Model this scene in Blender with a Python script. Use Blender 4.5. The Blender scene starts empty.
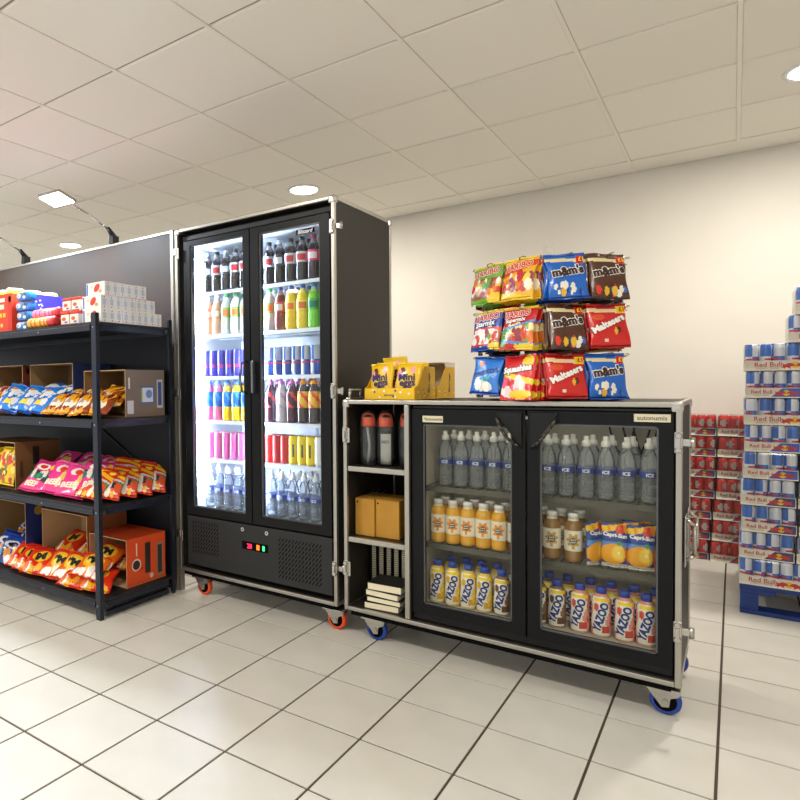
import bpy, bmesh, math, random
from mathutils import Vector, Matrix, Euler
scene = bpy.context.scene
COL = scene.collection
R = math.radians
PI = math.pi

# ---------------------------------------------------------------- camera
CAM_H = 1.2
cam = bpy.data.cameras.new('camera')
cam.sensor_fit = 'HORIZONTAL'; cam.sensor_width = 36.0
cam.lens = 36.0 * 620.06 / 800.0
cam.shift_x = (400.0 - 264.72) / 800.0
cam.clip_start = 0.05
cam_o = bpy.data.objects.new('camera', cam); COL.objects.link(cam_o)
_y, _p, _r = 0.648179108, -0.0248427768, -0.0109842864
fw = Vector((-math.sin(_y)*math.cos(_p), math.cos(_y)*math.cos(_p), math.sin(_p)))
ri = Vector((math.cos(_y), math.sin(_y), 0)); up = ri.cross(fw)
r2 = ri*math.cos(_r) + up*math.sin(_r); u2 = -ri*math.sin(_r) + up*math.cos(_r)
mw = Matrix((r2, u2, -fw)).transposed().to_4x4(); mw.translation = (0, 0, CAM_H)
cam_o.matrix_world = mw
scene.camera = cam_o

# ---------------------------------------------------------------- world, exposure
def lin(c): return tuple(((v/255.0)/12.92 if v/255.0 <= 0.04045 else (((v/255.0)+0.055)/1.055)**2.4) for v in c[:3]) + (1.0,)
w = bpy.data.worlds.new('world'); scene.world = w; w.use_nodes = True
bgn = w.node_tree.nodes['Background']
bgn.inputs['Color'].default_value = (0.96, 0.98, 1.0, 1); bgn.inputs['Strength'].default_value = 0.78
vs = scene.view_settings
vs.view_transform = 'Standard'; vs.look = 'None'; vs.gamma = 1.0; vs.exposure = 0.30; vs.use_curve_mapping = False
scene.cycles.transparent_max_bounces = 24
scene.cycles.max_bounces = 10
scene.cycles.sample_clamp_indirect = 6.0
DOWN_W = 30.0          # each ceiling downlight
FLOOD_W = 26.0         # each clip-on flood
LED_E = 100.0           # fridge light strips

# ---------------------------------------------------------------- materials
MATS = {}
def mat(name, c, rough=0.5, metal=0.0, emit=None, es=1.0, alpha=1.0, spec=0.5, coat=0.0):
    if name in MATS: return MATS[name]
    m = bpy.data.materials.new(name); m.use_nodes = True; MATS[name] = m
    b = m.node_tree.nodes['Principled BSDF']
    b.inputs['Base Color'].default_value = lin(c); b.inputs['Roughness'].default_value = rough
    b.inputs['Metallic'].default_value = metal; b.inputs['Alpha'].default_value = alpha
    b.inputs['Specular IOR Level'].default_value = spec; b.inputs['Coat Weight'].default_value = coat
    if emit:
        b.inputs['Emission Color'].default_value = lin(emit); b.inputs['Emission Strength'].default_value = es
    return m
def bump(m, scale, strength, dist=0.002, detail=4, noise2=None):
    nt = m.node_tree; b = nt.nodes['Principled BSDF']
    tc = nt.nodes.new('ShaderNodeTexCoord'); n = nt.nodes.new('ShaderNodeTexNoise'); bp = nt.nodes.new('ShaderNodeBump')
    n.inputs['Scale'].default_value = scale; n.inputs['Detail'].default_value = detail
    bp.inputs['Strength'].default_value = strength; bp.inputs['Distance'].default_value = dist
    nt.links.new(tc.outputs['Object'], n.inputs['Vector']); nt.links.new(n.outputs['Fac'], bp.inputs['Height'])
    nt.links.new(bp.outputs['Normal'], b.inputs['Normal'])
    return m
def mottle(m, c1, c2, scale, rnd=0.0, detail=5, lo=0.3, hi=0.7):
    """two-tone noise in the base colour, with an optional per-object tint"""
    nt = m.node_tree; b = nt.nodes['Principled BSDF']
    tc = nt.nodes.new('ShaderNodeTexCoord'); n = nt.nodes.new('ShaderNodeTexNoise'); cr = nt.nodes.new('ShaderNodeValToRGB')
    n.inputs['Scale'].default_value = scale; n.inputs['Detail'].default_value = detail
    cr.color_ramp.elements[0].position = lo; cr.color_ramp.elements[1].position = hi
    cr.color_ramp.elements[0].color = lin(c1); cr.color_ramp.elements[1].color = lin(c2)
    nt.links.new(tc.outputs['Object'], n.inputs['Vector']); nt.links.new(n.outputs['Fac'], cr.inputs['Fac'])
    out = cr.outputs['Color']
    if rnd:
        oi = nt.nodes.new('ShaderNodeObjectInfo'); mr = nt.nodes.new('ShaderNodeMapRange'); hs = nt.nodes.new('ShaderNodeHueSaturation')
        mr.inputs['To Min'].default_value = 1-rnd; mr.inputs['To Max'].default_value = 1+rnd
        nt.links.new(oi.outputs['Random'], mr.inputs['Value']); nt.links.new(mr.outputs['Result'], hs.inputs['Value'])
        nt.links.new(out, hs.inputs['Color']); out = hs.outputs['Color']
    nt.links.new(out, b.inputs['Base Color'])
    return m
def vmat(name, rough=0.4, spec=0.5, metal=0.0, coat=0.0, bumps=None):
    """printed surface: colour comes from the mesh's own print (face colours)"""
    m = mat(name, (255, 255, 255), rough, metal, spec=spec, coat=coat)
    nt = m.node_tree; a = nt.nodes.new('ShaderNodeAttribute'); a.attribute_name = 'Col'
    nt.links.new(a.outputs['Color'], nt.nodes['Principled BSDF'].inputs['Base Color'])
    if bumps: bump(m, *bumps)
    return m
def clear_mat(name, tint, fac, c, rough=0.08, fres=1.45):
    """clear plastic or glass: see-through, with a fresnel reflection and a little body"""
    m = bpy.data.materials.new(name); m.use_nodes = True; MATS[name] = m
    nt = m.node_tree; nt.nodes.clear()
    o = nt.nodes.new('ShaderNodeOutputMaterial'); t = nt.nodes.new('ShaderNodeBsdfTransparent'); d = nt.nodes.new('ShaderNodeBsdfDiffuse')
    g = nt.nodes.new('ShaderNodeBsdfGlossy'); f = nt.nodes.new('ShaderNodeFresnel'); m1 = nt.nodes.new('ShaderNodeMixShader'); m2 = nt.nodes.new('ShaderNodeMixShader')
    t.inputs['Color'].default_value = lin(tint); d.inputs['Color'].default_value = lin(c); g.inputs['Roughness'].default_value = rough
    f.inputs['IOR'].default_value = fres; m1.inputs['Fac'].default_value = fac
    nt.links.new(t.outputs[0], m1.inputs[1]); nt.links.new(d.outputs[0], m1.inputs[2])
    nt.links.new(f.outputs[0], m2.inputs['Fac']); nt.links.new(m1.outputs[0], m2.inputs[1]); nt.links.new(g.outputs[0], m2.inputs[2])
    nt.links.new(m2.outputs[0], o.inputs['Surface'])
    return m

# ---------------------------------------------------------------- mesh building
class MB:
    def __init__(s): s.v = []; s.f = []; s.c = []; s.sm = []; s.sharp = False
    def add(s, vs, fs, c=(255, 255, 255), smooth=False):
        o = len(s.v); s.v += [tuple(p) for p in vs]
        for f in fs:
            s.f.append(tuple(i+o for i in f)); s.c.append(c); s.sm.append(smooth)
        return s
    def box(s, x0, y0, z0, x1, y1, z1, c=(255, 255, 255)):
        vs = [(x0,y0,z0),(x1,y0,z0),(x1,y1,z0),(x0,y1,z0),(x0,y0,z1),(x1,y0,z1),(x1,y1,z1),(x0,y1,z1)]
        return s.add(vs, [(0,3,2,1),(4,5,6,7),(0,1,5,4),(1,2,6,5),(2,3,7,6),(3,0,4,7)], c)
    def rbox(s, x0, y0, z0, x1, y1, z1, b=0.004, c=(255, 255, 255)):
        """box with chamfered edges"""
        bm = bmesh.new(); bmesh.ops.create_cube(bm, size=1)
        for v in bm.verts:
            v.co = Vector(((x0+x1)/2+v.co.x*(x1-x0), (y0+y1)/2+v.co.y*(y1-y0), (z0+z1)/2+v.co.z*(z1-z0)))
        bmesh.ops.bevel(bm, geom=list(bm.edges), offset=min(b, .45*min(x1-x0, y1-y0, z1-z0)), segments=2, affect='EDGES', profile=.6)
        bm.verts.index_update()
        s.add([v.co for v in bm.verts], [[v.index for v in f.verts] for f in bm.faces], c); bm.free(); return s
    def cyl(s, p0, p1, r0, r1=None, n=16, c=(255, 255, 255), caps=True):
        p0 = Vector(p0); p1 = Vector(p1); r1 = r0 if r1 is None else r1
        d = (p1-p0).normalized(); a = d.orthogonal().normalized(); b = d.cross(a)
        vs = []
        for p, r in ((p0, r0), (p1, r1)):
            for k in range(n):
                t = 2*PI*k/n; vs.append(p + a*(r*math.cos(t)) + b*(r*math.sin(t)))
        s.add(vs, [(k, (k+1) % n, n+(k+1) % n, n+k) for k in range(n)], c, True)
        if caps:
            s.add(vs[:n], [tuple(range(n-1, -1, -1))], c); s.add(vs[n:], [tuple(range(n))], c)
        return s
    def tube(s, pts, r, n=8, c=(255, 255, 255)):
        for a, b in zip(pts, pts[1:]): s.cyl(a, b, r, r, n, c)
        return s
    def lathe(s, prof, n=20, col=None, smooth=True):
        vs = []; 
        for r, z in prof:
            for k in range(n):
                t = 2*PI*k/n; vs.append((r*math.sin(t), -r*math.cos(t), z))
        o = len(s.v); s.v += vs
        for i in range(len(prof)-1):
            for k in range(n):
                k2 = (k+1) % n
                s.f.append((o+i*n+k, o+i*n+k2, o+(i+1)*n+k2, o+(i+1)*n+k)); s.sm.append(smooth)
                t = (k+.5)/n; t = t if t < .5 else t-1
                s.c.append(col(t, (prof[i][1]+prof[i+1][1])/2) if callable(col) else (col or (255, 255, 255)))
        for idx, rev in ((0, True), (len(prof)-1, False)):
            if prof[idx][0] > 1e-5:
                f = [o+idx*n+k for k in range(n)]; s.f.append(tuple(f[::-1] if rev else f)); s.sm.append(False)
                s.c.append(col(0, prof[idx][1]) if callable(col) else (col or (255, 255, 255)))
        return s
    def grid(s, nu, nv, fn, col=None, flip=False, smooth=True):
        """fn(u,v) u in -1..1, v in 0..1"""
        o = len(s.v)
        for j in range(nv+1):
            for i in range(nu+1): s.v.append(tuple(fn(-1+2*i/nu, j/nv)))
        for j in range(nv):
            for i in range(nu):
                q = (o+j*(nu+1)+i, o+j*(nu+1)+i+1, o+(j+1)*(nu+1)+i+1, o+(j+1)*(nu+1)+i)
                s.f.append(q[::-1] if flip else q); s.sm.append(smooth)
                s.c.append(col(-1+2*(i+.5)/nu, (j+.5)/nv) if callable(col) else (col or (255, 255, 255)))
        return s
    def prism(s, poly, y0, y1, c=(255, 255, 255), axis='y'):
        """extrude a polygon given in (x,z) along y, or in (y,z) along x"""
        n = len(poly)
        P = (lambda a, b, t: (a, t, b)) if axis == 'y' else ((lambda a, b, t: (t, a, b)) if axis == 'x' else (lambda a, b, t: (a, b, t)))
        vs = [P(a, b, y0) for a, b in poly] + [P(a, b, y1) for a, b in poly]
        return s.add(vs, [tuple(range(n)), tuple(range(2*n-1, n-1, -1))] + [(k, n+k, n+(k+1) % n, (k+1) % n) for k in range(n)], c)
    def mesh(s, name='m', fix=True):
        me = bpy.data.meshes.new(name); me.from_pydata(s.v, [], s.f)
        at = me.attributes.new('Col', 'FLOAT_COLOR', 'FACE')
        buf = []
        cache = {}
        for c in s.c:
            if c not in cache: cache[c] = lin(c)
            buf += cache[c]
        at.data.foreach_set('color', buf)
        me.polygons.foreach_set('use_smooth', s.sm)
        if fix:
            bm = bmesh.new(); bm.from_mesh(me); bmesh.ops.remove_doubles(bm, verts=bm.verts, dist=1e-5)
            bmesh.ops.recalc_face_normals(bm, faces=bm.faces); bm.to_mesh(me); bm.free()
        me.update(); return me

def obj(name, me, m, parent=None, loc=(0, 0, 0), rot=(0, 0, 0)):
    if isinstance(me, MB): me = me.mesh(name)
    if m is not None and not me.materials: me.materials.append(m)
    o = bpy.data.objects.new(name, me); COL.objects.link(o)
    o.location = loc; o.rotation_euler = rot
    if parent is not None: o.parent = parent
    return o
def tag(o, label, cat, group=None):
    o['label'] = label; o['category'] = cat
    if group: o['group'] = group
    return o
def thing(name, label, cat, loc=(0, 0, 0), rot=(0, 0, 0), group=None):
    o = bpy.data.objects.new(name, None); COL.objects.link(o); o.empty_display_size = .05
    o.location = loc; o.rotation_euler = rot
    return tag(o, label, cat, group)
def structure(o): o['kind'] = 'structure'; return o
def dup(o, loc, rot, label, parent=None):
    """copy a thing with its parts and sub-parts"""
    c = o.copy(); COL.objects.link(c); c.location = loc; c.rotation_euler = rot; c['label'] = label
    for ch in list(o.children):
        d = ch.copy(); COL.objects.link(d); d.parent = c
        for g in list(ch.children):
            e = g.copy(); COL.objects.link(e); e.parent = d
    return c

# flat print: lettering turned into a mesh and laid on a surface
_TXT = {}
def text2d(body, bold=0.0, shear=0.0):
    k = (body, bold, shear)
    if k in _TXT: return _TXT[k]
    cu = bpy.data.curves.new('t', 'FONT'); cu.body = body; cu.align_x = 'CENTER'; cu.align_y = 'CENTER'
    cu.offset = bold; cu.shear = shear; cu.resolution_u = 3; cu.fill_mode = 'FRONT'; cu.size = 1.0; cu.space_line = .85
    o = bpy.data.objects.new('t', cu); COL.objects.link(o)
    dg = bpy.context.evaluated_depsgraph_get(); dg.update()
    me = bpy.data.meshes.new_from_object(o.evaluated_get(dg))
    bm = bmesh.new(); bm.from_mesh(me); bmesh.ops.triangulate(bm, faces=bm.faces)
    xs = [v.co.x for v in bm.verts]; ys = [v.co.y for v in bm.verts]
    cx = (min(xs)+max(xs))/2; cy = (min(ys)+max(ys))/2
    H = max(ys)-min(ys)
    bm.verts.index_update()
    vs = [((v.co.x-cx)/H, (v.co.y-cy)/H) for v in bm.verts]; fs = [tuple(v.index for v in f.verts) for f in bm.faces]
    bm.free(); bpy.data.meshes.remove(me); bpy.data.objects.remove(o); bpy.data.curves.remove(cu)
    asp = max(v[0] for v in vs)*2
    _TXT[k] = (vs, fs, asp); return _TXT[k]
def lay(mb, vs, fs, fn, c, cx=0, cz=0, sx=1, sy=1, rot=0, maxe=None):
    """put a flat shape on a surface: fn(a,b) -> point; long edges are cut so that it follows the curve"""
    ca, sa = math.cos(rot), math.sin(rot)
    pts = [(cx + ca*x*sx - sa*y*sy, cz + sa*x*sx + ca*y*sy) for x, y in vs]
    if maxe:
        bm = bmesh.new(); bv = [bm.verts.new((a, b, 0)) for a, b in pts]
        for f in fs:
            try: bm.faces.new([bv[i] for i in f])
            except ValueError: pass
        for _ in range(3):
            ed = [e for e in bm.edges if e.calc_length() > maxe]
            if not ed: break
            bmesh.ops.subdivide_edges(bm, edges=ed, cuts=1, use_grid_fill=False)
            bmesh.ops.triangulate(bm, faces=[f for f in bm.faces if len(f.verts) > 3])
        bm.verts.index_update()
        pts = [(v.co.x, v.co.y) for v in bm.verts]; fs = [tuple(v.index for v in f.verts) for f in bm.faces]; bm.free()
    mb.add([fn(a, b) for a, b in pts], fs, c)
def letter(mb, body, fn, c, cx, cz, h=None, wd=None, rot=0, bold=0.0, shear=0.0, maxe=None, squash=1.0):
    vs, fs, asp = text2d(body, bold, shear)
    if h is None: h = wd/asp
    elif wd: squash = wd/(asp*h)
    lay(mb, vs, fs, fn, c, cx, cz, h*squash, h, rot, maxe)
def disc(n=14): return [(math.cos(2*PI*k/n), math.sin(2*PI*k/n)) for k in range(n)], [tuple(range(n))]
def rect(): return [(-1, -1), (1, -1), (1, 1), (-1, 1)], [(0, 1, 2, 3)]
ORD = ['first', 'second', 'third', 'fourth', 'fifth', 'sixth', 'seventh', 'eighth', 'ninth', 'tenth', 'eleventh', 'twelfth']
NL = ORD[:]; NL[0] = 'first'

ALU = bump(mat('brushed_aluminium', (176, 172, 163), .36, .9), 60, .08)
CHROME = mat('zinc_hardware', (190, 187, 180), .25, .95)
BLACKP = bump(mat('black_laminate_panel', (44, 40, 33), .5, spec=.3), 300, .25, .001)
BLACK = mat('black_plastic', (13, 14, 16), .36, spec=.3)
DOORB = mat('black_door_frame', (9, 10, 13), .38, spec=.22)
DARK = mat('dark_recess', (4, 4, 5), .8, spec=.1)
GREYP = mat('charcoal_metal', (42, 43, 44), .5, spec=.3)
GLASS = clear_mat('door_glass', (250, 252, 252), .008, (200, 210, 215), .02, 1.25)
DIMGLASS = clear_mat('tinted_door_glass', (252, 252, 248), .008, (150, 150, 140), .03, 1.2)
PET = clear_mat('clear_bottle_plastic', (248, 251, 253), .13, (232, 240, 250), .06, 1.27)
CLEAR = clear_mat('clear_tritan', (244, 246, 246), .035, (220, 225, 228), .06, 1.35)
FILM = clear_mat('shrink_film', (252, 252, 252), .02, (240, 240, 240), .10, 1.3)
WHITEP = mat('white_plastic', (235, 237, 238), .35)
PRINT = vmat('printed_card', .55)
GLOSSP = vmat('glossy_print', .28, .5, coat=.3)
FOILP = vmat('printed_foil_bag', .27, .6, coat=.25, bumps=(38, .35, .006, 3))
CANP = vmat('printed_can', .32, .6, .1)
INK = vmat('ink', .5)
LIQ = vmat('filled_bottle', .16, .6, coat=.4)
KRAFT = mottle(bump(mat('kraft_card', (150, 108, 62), .8), 90, .2), (140, 100, 58), (166, 122, 74), 12)

# ---------------------------------------------------------------- room shell
TS, TX, TY = 0.32202, -2.2897, 1.5109            # floor tile pitch and a corner
tile_m = mottle(mat('beige_floor_tile', (200, 192, 176), .40, spec=.4), (200, 197, 188), (208, 205, 197), 5, .02)
bump(tile_m, 22, .10, .003)
grout = bump(mat('dark_grout', (78, 66, 54), .9), 200, .3)
fl = MB().box(-9.0, -4.2, -.12, 3.2, 5.28, -.004); floor = structure(obj('floor', fl, grout))
g = .0042
tmb = MB(); a, b = TS/2-g, .0009
tmb.add([(-a,-a,-.005),(a,-a,-.005),(a,a,-.005),(-a,a,-.005),(-a,-a,-b),(a,-a,-b),(a,a,-b),(-a,a,-b),(-a+b,-a+b,0),(a-b,-a+b,0),(a-b,a-b,0),(-a+b,a-b,0)],
        [(0,1,5,4),(1,2,6,5),(2,3,7,6),(3,0,4,7),(4,5,9,8),(5,6,10,9),(6,7,11,10),(7,4,8,11),(8,9,10,11)])
tme = tmb.mesh('tile'); rest = MB()
for i in range(-21, 18):
    for j in range(-18, 12):
        cx, cy = TX+(i+.5)*TS, TY+(j+.5)*TS
        if cy+TS/2 > 5.28 or cx+TS/2 > 3.2 or cx < -8.9: continue
        if -3.75 < cx < .75 and .75 < cy < 5.3:
            obj('tile', tme, tile_m, floor, (cx, cy, 0))
        else:
            rest.box(cx-a, cy-a, -.005, cx+a, cy+a, 0)
ro = obj('tile_field', rest, tile_m, floor); ro['kind'] = 'stuff'; ro['label'] = 'rest of the beige floor tiling'
wall_m = mottle(bump(mat('cream_painted_wall', (226, 219, 206), .7), 120, .12), (224, 219, 209), (229, 224, 214), 2)
structure(obj('wall_back', MB().box(-9.0, 5.281, -.1, 3.3, 5.40, 2.9), wall_m))
structure(obj('wall_right', MB().box(3.201, -4.2, -.1, 3.30, 5.279, 2.9), wall_m))

# ceiling: lay-in tiles on a tee grid
CZ, CS, CX, CY = 2.72, 0.6, -2.389, 1.992
ceil_m = mottle(bump(mat('mineral_ceiling_tile', (232, 226, 214), .9), 160, .35, .002), (238, 234, 224), (246, 242, 233), 260, .02, 2)
rail_m = mat('white_tee_rail', (240, 236, 226), .45)
ceiling = structure(obj('ceiling', MB().box(-9.0, -4.2, CZ+.03, 3.2, 5.28, CZ+.12), mat('ceiling_void', (120, 112, 100), .9)))
ct = MB(); a = CS/2-.006; b = .006
ct.add([(-a,-a,.02),(a,-a,.02),(a,a,.02),(-a,a,.02),(-a,-a,b),(a,-a,b),(a,a,b),(-a,a,b),(-a+b,-a+b,0),(a-b,-a+b,0),(a-b,a-b,0),(-a+b,a-b,0)],
       [(0,4,5,1),(1,5,6,2),(2,6,7,3),(3,7,4,0),(4,8,9,5),(5,9,10,6),(6,10,11,7),(7,11,8,4),(8,11,10,9)])
cme = ct.mesh('ctile'); crest = MB()
for i in range(-11, 10):
    for j in range(-10, 6):
        cx, cy = CX+(i+.5)*CS, CY+(j+.5)*CS
        if cx-CS/2 < -9.0 or cx+CS/2 > 3.25: continue
        y1 = min(cy+CS/2, 5.279); 
        if y1-(cy-CS/2) < .05: continue
        if -6.9 < cx < 1.0 and cy > 1.0:
            if y1 < cy+CS/2-.01:
                obj('ceiling_tile', MB().box(cx-a, cy-a, CZ, cx+a, y1-.004, CZ+.02), ceil_m, ceiling)
            else:
                obj('ceiling_tile', cme, ceil_m, ceiling, (cx, cy, CZ))
        else: crest.box(cx-a, cy-a, CZ, cx+a, y1-.004, CZ+.02)
co = obj('ceiling_tile_field', crest, ceil_m, ceiling); co['kind'] = 'stuff'; co['label'] = 'rest of the ceiling tiling'
for i in range(-11, 10):
    x = CX+i*CS
    if -9 < x < 3.2: obj('tee_rail', MB().box(x-.009, -4.2, CZ-.003, x+.009, 5.279, CZ+.02), rail_m, ceiling)
rail2 = mat('cross_rail_shade', (158, 148, 130), .7)  # darker colour holds the thin shadow along the cross joints
for j in range(-10, 6):
    y = CY+j*CS
    if y < 5.27: obj('cross_rail', MB().box(-9, y-.005, CZ+.008, 3.2, y+.005, CZ+.02), rail2, ceiling)

# recessed downlights in the ceiling grid
glow = mat('downlight_lens', (255, 255, 255), .4, emit=(255, 246, 228), es=14.0)
def downlight(x, y, label):
    t = thing('downlight', label, 'ceiling light', (x, y, CZ), group='round ceiling downlights')
    obj('trim_ring', MB().lathe([(.128, 0), (.128, -.006), (.112, -.010), (.104, -.006), (.104, 0)], 32), WHITEP, t)
    obj('lens', MB().lathe([(.104, -.002), (.104, -.006), (.06, -.009), (.0, -.010)], 32), glow, t)
    l = bpy.data.lights.new('downlight_lamp', 'AREA'); l.shape = 'DISK'; l.size = .19; l.energy = DOWN_W; l.color = (1.0, .94, .85)
    lo = bpy.data.objects.new('downlight_lamp', l); COL.objects.link(lo); lo.parent = t; lo.location = (0, 0, -.016)
downlight(-2.69, 4.09, 'round lit downlight above the tall fridge')
downlight(-5.69, 4.09, 'round lit downlight seen just over the display board')
downlight(.31, 4.09, 'round lit downlight at the right edge of the picture')
for x in (-5.69, -2.69, .31):
    for y in (.49, -3.11):
        downlight(x, y, 'round downlight out of the picture, %s row, %s' % ('first' if y > 0 else 'second', {-5.69: 'left', -2.69: 'middle', .31: 'right'}[x]))

# ---------------------------------------------------------------- helpers for big furniture
def wpart(name, mb, m, parent):
    """a part built in room coordinates under a thing (or under one of its parts)"""
    o = obj(name, mb, m, parent)
    if parent.type == 'EMPTY': o.location = -parent.location
    return o
def caster(root, x, y, ztop, rim):
    c = MB(); c.rbox(x-.055, y-.045, ztop-.008, x+.055, y+.045, ztop, .002)
    for s in (-1, 1):
        c.prism([(x-.058, ztop-.008), (x+.055, ztop-.008), (x+.050, ztop-.03), (x+.024, ztop-.042), (x+.020, .034), (x-.002, .030)], y+s*.020-.002, y+s*.020+.002)
        c.cyl((x+.008, y+s*.020, .05), (x+.008, y+s*.027, .05), .010, n=8)
    br = wpart('caster', c, CHROME, root)
    wx = x+.008; pr = [(.036, -.014), (.046, -.014), (.050, -.008), (.050, .008), (.046, .014), (.036, .014)]
    wmb = MB(); n = 28
    vs = []
    for r, d in pr:
        for k in range(n): t = 2*PI*k/n; vs.append((wx+r*math.cos(t), y+d, .0505+r*math.sin(t)))
    fs = [(i*n+k, i*n+(k+1) % n, (i+1)*n+(k+1) % n, (i+1)*n+k) for i in range(len(pr)-1) for k in range(n)]
    wmb.add(vs, fs, smooth=True); wpart('tyre', wmb, rim, br)
    wpart('hub', MB().cyl((wx, y-.012, .0505), (wx, y+.012, .0505), .0365, n=24), DARK, br)
def latch(root, x, y, z, nx=0, arm=True):
    """butterfly latch on a front corner edge: dish, twin bosses, hook reaching round the side"""
    c = MB(); c.rbox(x-.012, y-.006, z-.036, x+.012, y, z+.036, .003)
    c.cyl((x, y-.004, z+.024), (x, y-.016, z+.024), .012, .008, 10); c.cyl((x, y-.004, z-.024), (x, y-.016, z-.024), .012, .008, 10)
    c.rbox(x-.006, y-.020, z-.016, x+.006, y-.004, z+.016, .002)
    if arm:
        s = 1 if nx >= 0 else -1
        c.rbox(min(x, x+s*.045), y+.006, z-.012, max(x, x+s*.045), y+.016, z+.012, .002)
        c.cyl((x+s*.04, y+.011, z-.018), (x+s*.04, y+.011, z+.018), .008, n=8)
    return wpart('latch', c, CHROME, root)
def edging(root, x0, y0, z0, x1, y1, z1, t=.019):
    e = .004
    for x in (x0, x1-t):
        for y in (y0, y1-t): wpart('edge_trim', MB().rbox(x, y, z0, x+t, y+t, z1, e), ALU, root)
        for z in (z0, z1-t): wpart('edge_trim', MB().rbox(x+.001, y0+t, z, x+t-.001, y1-t, z+t, e), ALU, root)
    for y in (y0, y1-t):
        for z in (z0, z1-t): wpart('edge_trim', MB().rbox(x0+t, y+.001, z, x1-t, y+t-.001, z+t, e), ALU, root)
    for x in (x0, x1):
        for y in (y0, y1):
            sx = 1 if x == x0 else -1; sy = 1 if y == y0 else -1; z = z1
            c = MB(); a, b = sorted((x-sx*.003, x+sx*.034)); p, q = sorted((y-sy*.003, y+sy*.034))
            c.rbox(a, p, z-.036, b, q, z+.003, .011); wpart('ball_corner', c, CHROME, root)

# ---------------------------------------------------------------- display board with clip-on floods
board_m = mottle(mat('dark_gloss_board', (52, 46, 42), .55, spec=.35), (58, 44, 36), (46, 42, 39), 1.1)  # brown patches stand for warm room reflections, put into the colour
bd = thing('display_board', 'tall dark glossy board with metal edge standing behind the shelving', 'display board', (-3.9, 2.58, 0))
wpart('panel', MB().box(-5.3, 2.566, .0, -2.612, 2.592, 2.085), board_m, bd)
wpart('top_trim', MB().rbox(-5.3, 2.562, 2.085, -2.612, 2.597, 2.098, .002), ALU, bd)
wpart('edge_post', MB().rbox(-2.612, 2.556, 0, -2.590, 2.60, 2.10, .003).rbox(-2.590, 2.565, 0, -2.572, 2.60, 2.10, .003), ALU, bd)
flood_m = mat('flood_led_face', (255, 255, 255), .5, emit=(235, 244, 255), es=30.0)
def flood(x, label):
    t = thing('flood_light', label, 'clip light', (x, 2.58, 2.098), group='clip-on flood lights')
    c = MB(); c.prism([(-.02, 0), (.02, 0), (.018, .05), (-.012, .06)], -.03, .02)
    c.cyl((0, -.005, .045), (-.005, -.05, .095), .02, .012, 10); obj('clamp', c, BLACK, t)
    obj('arm', MB().tube([(-.004, -.04, .085), (-.02, -.18, .155), (-.035, -.33, .205)], .006, 8), CHROME, t)
    h = MB(); h.rbox(-.095, -.065, 0, .095, .065, .018, .004)
    ho = obj('head', h, CHROME, t, (-.045, -.385, .200), (R(-14), 0, R(4)))
    obj('lens', MB().rbox(-.086, -.057, -.004, .086, .057, 0, .001), flood_m, ho)
    l = bpy.data.lights.new('flood_lamp', 'AREA'); l.shape = 'RECTANGLE'; l.size = .16; l.size_y = .11; l.energy = FLOOD_W; l.color = (.80, .90, 1.0)
    lo = bpy.data.objects.new('flood_lamp', l); COL.objects.link(lo); lo.parent = ho; lo.location = (0, 0, -.012)
flood(-3.132, 'lit square flood light on a thin arm clipped to the display board top')
flood(-4.117, 'clip-on flood at the left picture edge, only its black clamp and arm showing')

# ---------------------------------------------------------------- shelving rack
rack_m = bump(mat('navy_black_powder_coat', (34, 40, 54), .38, .3), 120, .1)
deck_m = mat('dark_shelf_deck', (24, 24, 27), .5)
RX0, RX1, RY0, RY1 = -4.62, -2.575, 1.99, 2.525
TIER = [.100, .580, 1.030, 1.530]
rk = thing('shelving_rack', 'black four tier metal rack stocked with snacks, left of the tall fridge', 'shelf', (-3.6, 2.25, 0))
for x in (RX0, RX1):
    for y in (RY0, RY1):
        s = 1 if x == RX0 else -1; q = 1 if y == RY0 else -1
        a, b = sorted((x, x+s*.036)); c, d = sorted((y, y+q*.003)); p = MB().box(a, c, 0, b, d, 1.575)
        a, b = sorted((x, x+s*.003)); c, d = sorted((y+q*.003, y+q*.024)); p.box(a, c, 0, b, d, 1.575)
        wpart('post', p, rack_m, rk)
for z in TIER:
    wpart('shelf_deck', MB().box(RX0+.004, RY0+.006, z-.012, RX1-.004, RY1-.006, z), deck_m, rk)
    for y0, y1 in ((RY0+.0035, RY0+.028), (RY1-.028, RY1-.0035)):
        wpart('beam', MB().rbox(RX0+.051, y0, z-.044, RX1-.051, y1, z-.0125, .003), rack_m, rk)
    for x0, x1 in ((RX0+.0035, RX0+.028), (RX1-.028, RX1-.0035)):
        wpart('side_beam', MB().rbox(x0, RY0+.048, z-.044, x1, RY1-.048, z-.0125, .003), rack_m, rk)
    for x in (-2.595, -3.08):
        wpart('rivet', MB().cyl((x, RY0+(.0 if x > -2.9 else .0035), z-.028), (x, RY0-.003+(.0 if x > -2.9 else .0035), z-.028), .006, .004, 8), CHROME, rk)
wpart('foot_beam', MB().rbox(RX1-.028, RY0+.048, .012, RX1-.0035, RY1-.048, .036, .003), rack_m, rk)
wpart('back_sheet', MB().box(RX0+.04, RY1-.0034, .05, RX1-.04, RY1-.0005, 1.50), mat('navy_back_sheet', (17, 19, 27), .5, spec=.3), rk)
wpart('brace', MB().tube([(-3.3, RY1-.010, .98), (-2.62, RY1-.010, .60)], .006, 6), rack_m, rk)

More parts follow.
